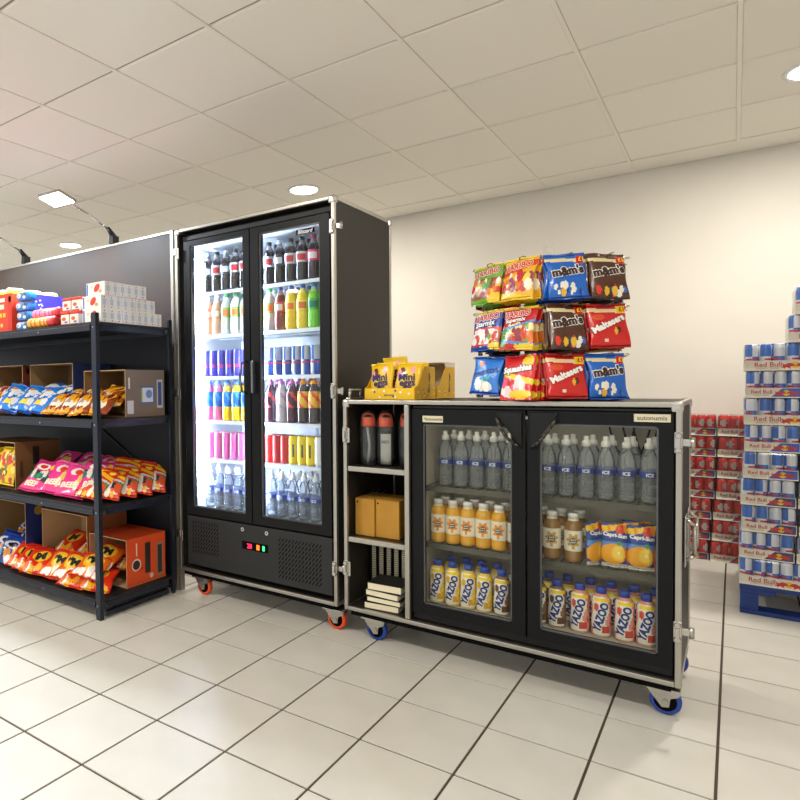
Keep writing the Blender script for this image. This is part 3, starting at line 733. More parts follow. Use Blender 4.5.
stock('counter fridge', 'bottom', 'right', QZ0, ['chocmilk']*2+['strawmilk']*4, [x+.022 for x in MR], 2.780, DESC, 1, .3)

# ---------------------------------------------------------------- bags
def paint(base, *ops):
    """a flat print: bands, blobs, rectangles and speckles laid over a base colour"""
    L = []
    for o in ops:
        if o[0] == 'speck':
            _, u0, u1, v0, v1, cols, n, size, seed = o; r = random.Random(seed)
            for _ in range(n):
                s = size*r.uniform(.6, 1.4); L.append(('blob', r.uniform(u0, u1), r.uniform(v0, v1), s*1.25, s*.8, r.choice(cols)))
        else: L.append(o)
    def f(u, v):
        c = base
        for o in L:
            if o[0] == 'band':
                sl = o[4] if len(o) > 4 else 0
                if o[1] <= v+sl*u <= o[2]: c = o[3]
            elif o[0] == 'rect':
                if o[1] <= u <= o[3] and o[2] <= v <= o[4]: c = o[5]
            elif o[0] == 'blob':
                if ((u-o[1])/o[3])**2+((v-o[2])/o[4])**2 < 1: c = o[5]
            elif o[0] == 'tri':
                if o[2] <= v <= o[2]+o[4] and abs(u-o[1]) < o[3]*(1-(v-o[2])/o[4]): c = o[5]
        return c
    return f
BAG = {}
def bagspec(key, name, w_, h_, t_, pf, back, texts=(), seed=1, nu=40, nv=46, lumps=.12, m=None):
    r = random.Random(seed); ph = [r.uniform(0, 6.28) for _ in range(6)]
    def thick(u, v):
        vv = min(1, max(0, (v-.055)/.89))
        T = (max(0, 1-abs(u)**2.6)**.6)*(max(0, math.sin(PI*vv))**.5)
        return t_/2*T*(1+lumps*(math.sin(3.1*u+ph[0]+2*v)+.7*math.sin(5*v+ph[1])+.5*math.sin(6*u+4*v+ph[2])))
    def edge(u, v):
        q = math.sin(PI*min(1, max(0, v)))
        return u*w_/2*(1-.055*q)+.0025*math.sin(9*v+ph[3])*(1 if abs(u) > .5 else 0)
    def bow(u, v): return .006*math.sin(2.2*u+ph[4])*(1-math.sin(PI*v))*2 + .004*math.sin(7*u+ph[5])*(1 if v < .06 or v > .94 else 0)
    F = lambda u, v: (edge(u, v), -thick(u, v)+bow(u, v)*.6, v*h_)
    B = lambda u, v: (edge(u, v), thick(u, v)+bow(u, v)*.6, v*h_)
    mb = MB(); mb.grid(nu, nv, F, pf); mb.grid(nu, nv, B, back, flip=True)
    me = mb.mesh(key); parts = []
    if texts:
        def sf(off): return lambda a, b: (a, -thick(max(-1, min(1, a/(w_/2))), max(0, min(1, b/h_)))+bow(a/(w_/2), b/h_)*.6-off, b)
        tm = MB()
        for k, tx in enumerate(texts):
            body, cx, cz, wd, c, rot, bold = tx[:7]; sh = tx[7] if len(tx) > 7 else 0
            letter(tm, body, sf(.0022+.0008*k), c, cx*w_/2, cz*h_, wd=wd*w_, rot=R(rot), bold=bold, shear=sh, maxe=w_/9)
        parts.append(('lettering', tm.mesh('lettering'), INK))
    BAG[key] = (name, me, m or FOILP, parts, h_)
def putbag(key, loc, rot, label, cat='bag', group=None):
    name, me, m, parts, h_ = BAG[key]
    o = tag(obj(name, me, m, None, loc, rot), label, cat, group)
    for n, pm, mm in parts: obj(n, pm, mm, o)
    return o
GUM = [(206, 60, 40), (236, 190, 40), (90, 160, 60), (240, 235, 220), (226, 120, 40), (150, 40, 50)]
def outl(s, cx, cz, wd, c, oc, rot=0, sh=0, b=.03): return [(s, cx, cz, wd*1.03, oc, rot, b+.07, sh), (s, cx, cz, wd, c, rot, b, sh)]
bagspec('greengum', 'sweet_bag', .158, .168, .024, paint((110, 170, 40), ('band', .93, 1, (236, 200, 40)), ('band', .14, .62, (150, 74, 44)), ('speck', -.9, .9, .18, .58, GUM, 40, .12, 3), ('blob', .9, .1, .7, .14, (240, 200, 40))), (90, 140, 40), outl('HARIBO', 0, .79, .82, (200, 36, 34), (250, 245, 235), 4))
bagspec('goldgum', 'sweet_bag', .158, .172, .024, paint((238, 176, 30), ('band', .66, .92, (226, 66, 30), -.12), ('band', .92, 1, (246, 206, 50)), ('speck', -.9, .9, .2, .6, [(246, 210, 60), (226, 120, 30), (150, 60, 90), (250, 240, 210), (200, 40, 40)], 40, .13, 4), ('band', .0, .13, (246, 206, 40), .08)), (226, 150, 30), outl('HARIBO', 0, .79, .8, (214, 40, 34), (252, 236, 190), 6), 2)
bagspec('bluegum', 'sweet_bag', .156, .170, .024, paint((26, 76, 170), ('band', .92, 1, (236, 200, 60)), ('band', .14, .56, (160, 104, 76)), ('speck', -.9, .9, .18, .52, GUM+[(245, 240, 230)]*3, 44, .12, 6), ('band', .52, .57, (206, 40, 40)), ('band', .11, .15, (206, 40, 40)), ('blob', .8, .08, .5, .10, (240, 206, 60))), (22, 50, 120), outl('HARIBO', 0, .82, .8, (206, 36, 34), (250, 245, 240), 4)+outl('Starmix', 0, .66, .62, (250, 250, 250), (20, 40, 110), 4), 3)
bagspec('redgum', 'sweet_bag', .158, .174, .024, paint((196, 30, 34), ('band', .94, 1, (240, 206, 60)), ('band', .18, .54, (196, 130, 70)), ('speck', -.9, .9, .2, .52, GUM+[(245, 225, 160)]*3, 44, .13, 8), ('band', .52, .57, (70, 150, 220), -.1), ('band', .13, .18, (70, 150, 220), .05), ('blob', .5, .06, .6, .07, (240, 206, 50))), (150, 24, 30), outl('HARIBO', -.1, .82, .72, (206, 36, 34), (250, 245, 240), 4)+outl('Supermix', -.1, .66, .58, (250, 250, 250), (150, 20, 30), 4), 4)
def choc(key, base, dark, seed, word='m&m\'s'):
    bagspec(key, 'sweet_bag', .152, .182, .026, paint(base, ('band', .80, .88, (236, 220, 170), .02), ('rect', .48, .76, .92, .93, (216, 34, 34)), ('speck', -.8, .8, .1, .3, [(245, 240, 225), (226, 60, 40), (236, 190, 40), (60, 110, 200), dark], 14, .09, seed), ('band', 0, .05, dark)), dark,
            outl(word, .0, .60, .80, (60, 34, 24), (250, 246, 240), 8, .0, .05)+[("£1", .70, .85, .13, (250, 220, 60), 0, .03)], seed)
choc('bluechoc', (24, 104, 206), (16, 64, 150), 11); choc('brownchoc', (84, 48, 32), (48, 28, 20), 12)
bagspec('redchoc', 'sweet_bag', .158, .176, .028, paint((212, 26, 26), ('band', .78, .87, (240, 220, 170), .02), ('rect', .50, .76, .92, .94, (246, 214, 30)), ('blob', .45, .38, .10, .08, (70, 34, 22)), ('blob', .30, .36, .09, .07, (240, 180, 40)), ('blob', -.5, .68, .3, .07, (226, 80, 40)), ('blob', -.2, .16, .12, .04, (245, 225, 200)), ('band', 0, .04, (150, 14, 18))), (160, 18, 20),
        outl('Maltesers', -.05, .53, .86, (250, 246, 240), (140, 16, 20), 24, .0, .05)+[("£1", .71, .85, .13, (200, 30, 30), 0, .03)], 13)
bagspec('mintbag', 'sweet_bag', .152, .163, .026, paint((40, 122, 214), ('blob', -.35, .80, .22, .08, (226, 120, 40)), ('blob', .05, .22, .55, .12, (240, 236, 220)), ('speck', -.5, .6, .15, .32, [(250, 248, 240), (226, 224, 210)], 10, .14, 14), ('band', 0, .08, (24, 70, 160)), ('band', .93, 1, (24, 80, 180))), (24, 70, 160), [('mentos', .05, .58, .80, (14, 30, 96), 12, .0), ('fruit', .2, .42, .3, (70, 200, 190), 12, .03)], 15)
bagspec('squashbag', 'sweet_bag', .158, .182, .026, paint((214, 30, 34), ('blob', .55, .85, .35, .14, (246, 206, 40)), ('band', .42, .54, (246, 210, 50), .1), ('speck', -.8, .5, .12, .42, [(250, 220, 220), (246, 170, 190), (250, 240, 230), (236, 100, 140)], 26, .13, 16), ('blob', .3, .12, .7, .1, (246, 206, 50))), (170, 24, 28), outl('Squashies', -.02, .66, .84, (252, 250, 246), (120, 16, 30), 6, .0, .05), 16)

# the wire rack of sweets on the counter
RC = Vector((-.630, 2.842, 0))
def face(deg): return Vector((math.sin(R(deg)), -math.cos(R(deg)), 0)), Vector((math.cos(R(deg)), math.sin(R(deg)), 0)), R(deg)
ROWZ = [1.682, 1.492, 1.302]; zb = KZ1+.0005
sp = thing('sweet_rack', 'wire spinner rack hung with bags of sweets on top of the counter fridge', 'display rack', (RC.x, RC.y, zb))
wire = mat('rack_wire', (120, 116, 108), .35, .8)
wpart('base', MB().lathe([(0, 0), (.115, 0), (.115, .006), (.02, .010), (.012, .02)], 24), BLACK, sp).location = (0, 0, 0)
wpart('pole', MB().cyl((0, 0, .01), (0, 0, 1.735-zb), .008, n=12), wire, sp).location = (0, 0, 0)
tp = MB()
for s in (-1, 1): tp.tube([(s*.004, 0, 1.73-zb), (s*.020, 0, 1.75-zb), (s*.016, .0, 1.785-zb), (s*.004, 0, 1.77-zb), (s*.004, 0, 1.73-zb)], .0016, 6)
obj('top_clip', tp, mat('white_clip', (226, 224, 216), .4), sp)
faces = [(nm,)+face(dg) for nm, dg in (('left', -25), ('right', 40), ('right end', 100), ('left end', -85), ('rear right', 157), ('rear left', -142))]
for fname, n, t, yaw in faces:
    gmb = MB()
    for zz in ROWZ:
        p = n*.14
        gmb.tube([p-t*.10+Vector((0, 0, zz-zb-.004)), p+t*.10+Vector((0, 0, zz-zb-.004))], .0022, 6)
        gmb.tube([Vector((0, 0, zz-zb-.004)), p+Vector((0, 0, zz-zb-.004))], .0022, 6)
    obj('cross_frame', gmb, wire, sp)
    for zz in ROWZ:
        for o_ in (-.080, .080):
            a = n*.14+t*o_; b = n*.278+t*o_
            h_ = Vector((0, 0, zz-zb-.004)); lp = Vector((0, 0, .010))
            obj('hook', MB().tube([a+h_, b+h_, b+n*.014+t*.012+h_+lp*.6, b+n*.006+t*.024+h_+lp, b-n*.022+t*.016+h_+lp*.8, b-n*.03+h_], .0017, 6), wire, sp)
PLAN = [['greengum', 'goldgum', 'bluechoc', 'brownchoc'], ['bluegum', 'redgum', 'brownchoc', 'redchoc'], ['mintbag', 'squashbag', 'redchoc', 'bluechoc']]
BD = {'greengum': 'green gummy sweet bag', 'goldgum': 'gold gummy sweet bag', 'bluechoc': 'blue chocolate sweet bag', 'brownchoc': 'brown chocolate sweet bag', 'bluegum': 'dark blue gummy sweet bag',
      'redgum': 'red gummy sweet bag', 'redchoc': 'red chocolate sweet bag', 'mintbag': 'light blue mint bag', 'squashbag': 'red yellow sweet bag'}
rb = random.Random(21)
COLN = ['leftmost', 'second', 'third', 'rightmost']; DEP = ['front', 'second', 'third', 'rearmost']
def hang(key, n, t, yaw, o_, d, zz, label, tilt, jit=1):
    h_ = BAG[key][4]
    e = Euler((R(tilt), R(rb.uniform(-2, 2)*jit), yaw+R(rb.uniform(-3, 3)*jit)), 'XYZ')
    top = RC+n*d+t*o_+Vector((0, 0, zz))
    loc = top - e.to_matrix() @ Vector((0, 0, h_-.004))
    putbag(key, loc, e, label, 'sweet bag', 'sweet bags on the wire rack')
for ri_, zz in enumerate(ROWZ):
    for ci in range(4):
        fname, n, t, yaw = faces[0 if ci < 2 else 1]; o_ = (-.080, .080)[ci % 2]
        key = PLAN[ri_][ci]
        for k in range(4):
            hang(key, n, t, yaw, o_, .265-.026*k, zz, f"{BD[key]}, {DEP[k]} on its hook, {['top', 'middle', 'bottom'][ri_]} row, {COLN[ci]} column of the rack", (-13, -9, -6, -3)[k])
    for fi in (2, 3, 4, 5):
        fname, n, t, yaw = faces[fi]
        for ci, o_ in enumerate((-.080, .080)):
            key = [['bluechoc', 'goldgum', 'greengum', 'redchoc'], ['goldgum', 'redchoc', 'bluegum', 'brownchoc'], ['bluechoc', 'squashbag', 'mintbag', 'redgum']][ri_][(fi*2+ci) % 4]
            hang(key, n, t, yaw, o_, .245, zz, f"{BD[key]}, {fname} side of rack, {['top', 'middle', 'bottom'][ri_]} row, {['first', 'second'][ci]} hook", -7)

# ---------------------------------------------------------------- sweets carton on the counter
def cbox(mb, x0, y0, z0, x1, y1, z1, c, **fc):
    """box with its own colour on some faces: bottom, top, front, right, back, left"""
    n0 = len(mb.c); mb.box(x0, y0, z0, x1, y1, z1, c)
    for k, nm in enumerate(('bottom', 'top', 'front', 'right', 'back', 'left')):
        if nm in fc: mb.c[n0+k] = fc[nm]
    return mb
YEL = (242, 194, 20); YEL2 = (226, 176, 18)
def egg_carton(x, y, rz, label, pale):
    W, D, Hf, Hb = .255, .215, .052, .150
    t = thing('display_carton', label, 'carton', (x, y, KZ1+.001), (0, 0, rz))
    up_ = (214, 204, 180) if pale else YEL2
    obj('base', MB().box(-W/2, 0, 0, W/2, D, .003, YEL2), PRINT, t)
    fp = obj('front_panel', MB().box(-W/2, 0, .003, W/2, .003, Hf, YEL), PRINT, t)
    r = random.Random(3); dm = MB()
    for k in range(9): lay(dm, *disc(8), lambda a, b: (a, -.0006, b), r.choice([(250, 246, 230), (60, 50, 110), (90, 80, 120), (250, 250, 250)]), r.uniform(-.12, .12), r.uniform(.01, .045), .005, .005)
    letter(dm, 'MINI EGGS', lambda a, b: (a, -.0006, b), (70, 60, 90), .0, .020, wd=.05, bold=.03)
    obj('print', dm, INK, fp)
    sidep = [(0, .003), (D, .003), (D, Hb), (.105, Hb), (.03, Hf+.012), (0, Hf)]
    for s in (-1, 1):
        x0 = s*W/2; mbp = MB().prism([(a, b) for a, b in sidep], min(x0, x0-s*.003), max(x0, x0-s*.003), YEL2, 'x')
        if pale: mbp.prism([(.105, Hb), (D, Hb), (D, Hb+.02), (.09, Hb+.02)], min(x0, x0-s*.003), max(x0, x0-s*.003), (226, 220, 204), 'x')
        so = obj('side_panel', mbp, PRINT, t)
        pm = MB(); fx = x0+s*.0006
        for k in range(16): lay(pm, *disc(8), lambda a, b: (fx, a, b), r.choice([(250, 246, 230), (90, 80, 90), (190, 150, 20)]), r.uniform(.02, D-.01), r.uniform(.01, .05), .0035, .0035)
        letter(pm, 'Mini eggs', lambda a, b: (fx, a*s, b), (90, 84, 84), s*.15, .075, wd=.09, rot=R(90), bold=.03)
        obj('print', pm, INK, so)
    obj('back_panel', MB().box(-W/2, D-.003, .003, W/2, D, Hb+(.02 if pale else 0), up_), PRINT, t)
    if pale: obj('top_panel', MB().box(-W/2, .06, Hb+.0205, W/2, D, Hb+.0235, (222, 214, 194)), PRINT, t)
egg_carton(-1.258, 2.602, R(-2), 'yellow open-front carton of egg sweets on the counter, nearest the front', False)
egg_carton(-1.248, 2.832, R(-2), 'yellow and cream carton standing behind the open egg sweet carton', True)
EGG = [(250, 240, 225), (246, 170, 180), (96, 50, 70), (240, 220, 160), (110, 60, 40)]
bagspec('eggbag', 'sweet_bag', .125, .165, .035, paint((246, 200, 20), ('speck', -.8, .8, .62, .9, EGG, 8, .16, 31), ('speck', -.9, .9, .05, .25, EGG, 8, .15, 32), ('blob', -.35, .60, .25, .06, (70, 40, 110))), (226, 176, 20), [('Mini', -.05, .57, .62, (40, 30, 90), 4, .03), ('eggs', .05, .36, .58, (40, 30, 90), 4, .03)], 33)
for k, (x, y, rx, rz, d) in enumerate(((-1.315, 2.640, -10, -4, 'front left'), (-1.192, 2.642, -12, 3, 'front right'), (-1.352, 2.705, -4, -30, 'leaning at the left end'), (-1.285, 2.725, -6, 4, 'tallest, in the second line'), (-1.195, 2.735, -8, -3, 'right, in the second line'))):
    putbag('eggbag', (x, y, KZ1+.008+(.028 if k == 3 else 0)), (R(rx), R((-3, 3, 5, -2, 2)[k]), R(rz)), f'yellow egg sweet bag in the open carton, {d}', 'sweet bag', 'egg sweet bags')

# ---------------------------------------------------------------- the open niche
def sports_bottle(x, y, z, rz, label, paper):
    pf = dense([(0, 0), (.030, 0), (.036, .006), (.036, .165), (.033, .180), (.028, .188)], .02)
    t = tag(obj('drinking_bottle', MB().lathe(pf, 20), CLEAR, None, (x, y, z), (0, 0, rz)), label, 'bottle', 'drinking bottles in the niche')
    om = mat('orange_lid', (232, 84, 30), .4)
    lid = MB().lathe([(.031, .184), (.033, .190), (.033, .218), (.030, .226), (0, .227)], 20)
    obj('lid', lid, om, t)
    obj('carry_loop', MB().tube([(-.028, -.006, .215), (-.024, -.010, .238), (0, -.012, .246), (.024, -.010, .238), (.028, -.006, .215)], .005, 8), om, t)
    if paper:
        p = obj('insert_card', MB().box(-.024, -.006, .008, .024, -.005, .150), mat('insert_paper', (206, 200, 190), .7), t)
        tm = MB(); letter(tm, 'NO', lambda a, b: (a, -.0066, b), (60, 58, 56), -.002, .112, wd=.034, bold=.03); obj('lettering', tm, INK, p)
    else:
        obj('straw', MB().tube([(-.004, 0, .01), (.004, 0, .09), (-.006, 0, .18)], .006, 8), mat('pale_straw', (200, 198, 192), .5), t)
    bag = MB().lathe([(.039, .001), (.042, .06), (.041, .13), (.043, .20), (.036, .245), (.018, .262)], 14)
    obj('plastic_wrap', bag, CLEAR, t)
sports_bottle(-1.388, 2.650, NSH[2]+.001, .3, 'clear drinking bottle with orange lid and straw, first in the niche top', False)
sports_bottle(-1.300, 2.655, NSH[2]+.001, .25, 'clear drinking bottle with orange lid and white insert card', True)
sports_bottle(-1.208, 2.690, NSH[2]+.001, .3, 'clear drinking bottle with orange lid beside the niche divider', False)
box_m = mottle(mat('ochre_card_box', (184, 134, 44), .7), (178, 128, 40), (192, 140, 48), 9)
for k, (x0, x1, l) in enumerate(((-1.443, -1.343, 'plain ochre card box on the niche middle shelf, the left of two'), (-1.341, -1.222, 'plain ochre card box on the niche middle shelf, the right of two'))):
    t = thing('card_box', l, 'box', ((x0+x1)/2, 2.66, NSH[1]+.001), group='ochre card boxes')
    hw = (x1-x0)/2
    obj('box_body', MB().rbox(-hw, -.045+.01*k, 0, hw, .13, .172, .002), box_m, t)
    obj('lid_flap', MB().rbox(-hw, -.044+.01*k, .1725, hw, .129, .176, .001), box_m, t)
    obj('tab_slot', MB().cyl((-hw+.012, -.0451+.01*k, .158), (-hw+.012, -.0456+.01*k, .158), .005, n=8), DARK, t)
tag(obj('wire_coil', MB().tube([(.012*math.cos(k*.9)+.0045*k, .012*math.sin(k*.9), .012*math.sin(k*.9+.6)) for k in range(18)], .0014, 5), wire, None, (-1.425, 2.74, NSH[1]+.1915)), 'thin wire coil lying on the ochre boxes in the niche', 'wire')
def notebook(x, y, z, rz, w_, d_, h_, label, upright=False):
    t = thing('notebook', label, 'notebook', (x, y, z), (0, 0, rz), 'notebooks in the niche')
    cov = mat('black_cover', (24, 24, 26), .45); pg = mottle(mat('cream_pages', (232, 222, 190), .8), (226, 214, 180), (238, 230, 204), 200)
    if not upright:
        obj('pages', MB().box(-w_/2+.002, -d_/2+.002, .0022, w_/2-.006, d_/2-.002, h_-.0022), pg, t)
        obj('front_cover', MB().rbox(-w_/2, -d_/2, h_-.002, w_/2, d_/2, h_, .0006), cov, t); obj('back_cover', MB().rbox(-w_/2, -d_/2, 0, w_/2, d_/2, .002, .0006), cov, t)
        sp_ = MB()
        for k in range(int(d_/.012)):
            yy = -d_/2+.008+k*.012; sp_.tube([(w_/2-.004+.009*math.cos(a), yy, h_/2+(h_/2-.0015)*math.sin(a)) for a in [q*PI/4 for q in range(9)]], .0012, 4)
        obj('spiral', sp_, CHROME, t)
    else:
        obj('pages', MB().box(-d_/2+.0022, .004, .002, d_/2-.0022, w_, h_-.002), pg, t)
        obj('front_cover', MB().rbox(-d_/2, .004, 0, -d_/2+.002, w_, h_, .0006), cov, t); obj('back_cover', MB().rbox(d_/2-.002, .004, 0, d_/2, w_, h_, .0006), cov, t)
        sp_ = MB()
        for k in range(int(h_/.009)):
            zz = .006+k*.009; sp_.tube([((d_/2+.001)*math.cos(a), .003+.010*math.sin(a), zz) for a in [PI+q*PI/4 for q in range(5)]], .0014, 4)
        obj('spiral', sp_, CHROME, t)
z = NSH[0]+.001
for k, (x, rz, h_, l) in enumerate(((-1.300, .10, .030, 'spiral notebook with cream pages at the bottom of the niche stack'), (-1.284, .02, .024, 'spiral notebook second from the bottom of the niche stack'),
                                    (-1.288, -.05, .028, 'spiral notebook third from the bottom of the niche stack'), (-1.282, .06, .034, 'thick black notebook on top of the niche stack'))):
    notebook(x, 2.655, z, rz, .17, .145, h_, l); z += h_+.0025
for k in range(5):
    notebook(-1.425+.040*k, 2.765, NSH[0]+.001, 0, .15, .026, .245, f'upright spiral notebook behind the stack in the niche, {NL[k]} from left', True)

# ---------------------------------------------------------------- juice pouches in the counter fridge
bagspec('pouch', 'juice_pouch', .096, .168, .040, paint((34, 70, 160), ('band', .84, .97, (246, 200, 40), -.05), ('speck', -.8, .8, .86, .95, [(226, 60, 40), (240, 150, 30)], 6, .10, 41), ('band', .46, .58, (90, 140, 210)), ('blob', -.15, .30, .95, .24, (240, 168, 30)), ('blob', .28, .34, .55, .19, (250, 196, 40)), ('blob', .28, .34, .44, .15, (252, 214, 90)), ('blob', .28, .34, .08, .03, (250, 240, 200)), ('band', 0, .08, (230, 226, 214)), ('blob', .35, .56, .16, .05, (70, 150, 60)), ('rect', .82, 0, 1, .5, (226, 110, 60))), (40, 70, 150), [('Capri-Sun', 0, .73, .84, (250, 250, 250), -4, .05)], 42, m=GLOSSP)
for k, (x, y, rz, l) in enumerate(((-.428, 2.700, 62, 'turned sideways beside the apple juice'), (-.362, 2.700, 6, 'facing front, left one'), (-.274, 2.704, 12, 'facing front, right one'), (-.240, 2.752, 20, 'half hidden at the right end'), (-.300, 2.790, 8, 'standing in the rear line'))):
    putbag('pouch', (x, y, KSH[1]+.006), (R(-2), 0, R(rz)), f'blue orange juice pouch in the counter fridge, {l}', 'juice pouch', 'juice pouches')

# ---------------------------------------------------------------- trays of cans
SH_R, SH_H = .0262, .131
can('stackblue', quad((60, 118, 206), (234, 237, 241), SH_H, (206, 50, 60)), SH_R, SH_H)
can('stackred', lambda t, z: (222, 214, 208) if ((t-.06)/.10)**2+((z-.085)/.028)**2 < 1 else ((226, 58, 50) if z > .05 else (214, 44, 40)), SH_R, SH_H)
PIT = .0532
def bull(mb, fn, cx, cz, s):
    lay(mb, *disc(14), fn, (246, 200, 30), cx, cz, s*.62, s*.62)
    b = [(-2.1, -.55), (-1.75, -.15), (-1.9, .35), (-1.45, .12), (-.95, .42), (-.45, .35), (-.12, .05), (-.05, -.25), (-.4, -.12), (-.75, -.35), (-.55, -.75), (-.95, -.5), (-1.35, -.35), (-1.6, -.75), (-1.65, -.4)]
    tri = [(0, i_, i_+1) for i_ in range(1, len(b)-1)]
    import mathutils
    tri = [tuple(q) for q in mathutils.geometry.tessellate_polygon([[Vector((p[0], p[1], 0)) for p in b]])]
    for m_ in (1, -1):
        lay(mb, [(p[0]*m_, p[1]) for p in b], tri, lambda a, c: (fn(a, c)[0], fn(a, c)[1]-.0003, fn(a, c)[2]), (206, 44, 34), cx, cz, s, s)
_PK = {}
def pack_meshes(nx, ny, colr, var):
    k = (nx, ny, colr, var)
    if k in _PK: return _PK[k]
    W, D, th = nx*PIT+.004, ny*PIT+.004, .050
    tr = MB(); wc = (236, 230, 214)
    tr.box(-W/2, 0, 0, W/2, D, .002, wc); e = .0018
    tr.box(-W/2, 0, .002, W/2, e, th, wc); tr.box(-W/2, D-e, .002, W/2, D, th, wc)
    tr.box(-W/2, e, .002, -W/2+e, D-e, th, wc); tr.box(W/2-e, e, .002, W/2, D-e, th, wc)
    pr = MB(); f = lambda a, b: (a, -.0005, b); f2 = lambda a, b: (a, -.0009, b)
    lx = W/2-.055
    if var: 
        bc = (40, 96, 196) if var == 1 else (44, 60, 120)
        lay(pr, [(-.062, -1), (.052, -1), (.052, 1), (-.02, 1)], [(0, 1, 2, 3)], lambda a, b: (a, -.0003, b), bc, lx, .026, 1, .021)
    bull(pr, f2, lx-.004 if nx < 6 else -W/2+.197, .025, .0235 if nx < 6 else .027)
    letter(pr, 'Red Bull', f, (196, 40, 40), -W/2+(.062 if nx < 6 else .092), .030, wd=.082 if nx < 6 else .105, bold=.012)
    letter(pr, 'ENERGY DRINK', f, (150, 140, 120), -W/2+(.062 if nx < 6 else .092), .012, wd=.06 if nx < 6 else .09, bold=.0)
    fm = MB(); o = .0016; fm.rbox(-W/2-o, -o-.001, .012, W/2+o, D+o, SH_H+.0035, .010)
    _PK[k] = (tr.mesh('tray'), pr.mesh('print'), fm.mesh('film')); return _PK[k]
FILMC = FILM
def pack(x0, y0, z, nx, ny, key, var, label, group):
    W = nx*PIT+.004
    t = thing('drinks_pack', label, 'drinks pack', (x0+W/2, y0, z), (0, 0, rnd.uniform(-.01, .01)), group)
    a, b, c = pack_meshes(nx, ny, key, var)
    obj('tray', a, PRINT, t); p = obj('print', b, INK, t); obj('shrink_film', c, FILMC, t)
    _, _, me, bm_, parts = SPEC[key]
    for i_ in range(nx):
        for j_ in range(ny):
            if 0 < i_ < nx-1 and 1 < j_: continue
            cn = obj('can', me, bm_, t, (-W/2+.002+PIT*(i_+.5), .002+PIT*(j_+.5), .0022), (0, 0, rnd.uniform(-1.2, 1.2)))
            for n, m_, mm in parts: obj(n, m_, mm, cn)
# pallet
pb = bump(mottle(mat('blue_pallet_paint', (22, 54, 126), .6), (17, 44, 108), (26, 60, 138), 14), 60, .3)
PX0, PY0 = .030, 3.995
pl = thing('pallet', 'blue painted pallet under the tall stack of silver blue can packs', 'pallet', (PX0+.5, PY0+.4, 0))
for k in range(5): wpart('top_board', MB().rbox(PX0, PY0+.172*k, .128, PX0+1.05, PY0+.172*k+.135, .150, .003), pb, pl)
for x in (PX0, PX0+.45, PX0+.90):
    wpart('stringer', MB().rbox(x, PY0+.002, .106, x+.145, PY0+.82, .1275, .002), pb, pl)
    for y in (PY0+.004, PY0+.36, PY0+.70): wpart('block', MB().rbox(x+.001, y, .0225, x+(.075 if x < .1 else .144), y+.12, .1055, .003), pb, pl)
wpart('bottom_board', MB().rbox(PX0, PY0, .001, PX0+1.05, PY0+.10, .022, .002), pb, pl)
wpart('bottom_board', MB().rbox(PX0, PY0+.72, .001, PX0+1.05, PY0+.82, .022, .002), pb, pl)
WS, WL = 4*PIT+.004, 6*PIT+.004; LV = .1365
jx = [.012, .018, .012, .014, .008, .000, .004, -.004, -.004][::-1]
for lv in range(9):                       # level 0 stands on the pallet
    zz = .1505+lv*LV; fromtop = 8-lv; x0 = PX0+.004+jx[lv]-.004
    nm = ['top', 'second from top', 'third from top', 'fourth from top', 'middle', 'fourth from bottom', 'third from bottom', 'second from bottom', 'bottom'][fromtop]
    if fromtop in (0, 2, 8):
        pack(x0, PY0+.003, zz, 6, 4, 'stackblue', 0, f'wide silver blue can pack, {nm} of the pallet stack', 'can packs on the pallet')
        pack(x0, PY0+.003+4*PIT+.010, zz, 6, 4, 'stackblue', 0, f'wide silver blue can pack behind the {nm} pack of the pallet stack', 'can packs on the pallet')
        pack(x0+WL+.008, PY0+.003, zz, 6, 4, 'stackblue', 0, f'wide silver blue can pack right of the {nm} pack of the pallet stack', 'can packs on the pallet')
    else:
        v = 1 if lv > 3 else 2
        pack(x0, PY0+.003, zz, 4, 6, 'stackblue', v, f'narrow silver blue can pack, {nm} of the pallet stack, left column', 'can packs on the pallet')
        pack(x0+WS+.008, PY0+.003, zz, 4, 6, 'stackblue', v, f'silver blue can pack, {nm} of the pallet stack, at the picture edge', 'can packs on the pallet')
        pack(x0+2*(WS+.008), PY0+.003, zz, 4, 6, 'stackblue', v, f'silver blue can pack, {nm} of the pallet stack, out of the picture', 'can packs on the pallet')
for k, (x, l) in enumerate(((.213, 'lower of two silver blue can packs topping the pallet stack'), (.238, 'topmost silver blue can pack of all, at the right picture edge'))):
    pack(x, PY0+.010, .1505+(9+k)*LV, 6, 4, 'stackblue', 1, l, 'can packs on the pallet')
for lv in range(7):
    nm = ['bottom', 'second from bottom', 'third from bottom', 'middle', 'third from top', 'second from top', 'top'][lv]
    sh = (-.030, -.022, -.016, .0, .004, .006, .006)[lv]
    pack(-.100-WS+sh, 5.020+.004*(lv % 2), .001+lv*.1385, 4, 4, 'stackred', 2, f'red can pack, {nm} of the left stack against the wall', 'red can packs')
    pack(-.090+sh, 5.020+.003*(lv % 3), .001+lv*.1385, 4, 4, 'stackred', 2, f'red can pack, {nm} of the right stack against the wall', 'red can packs')

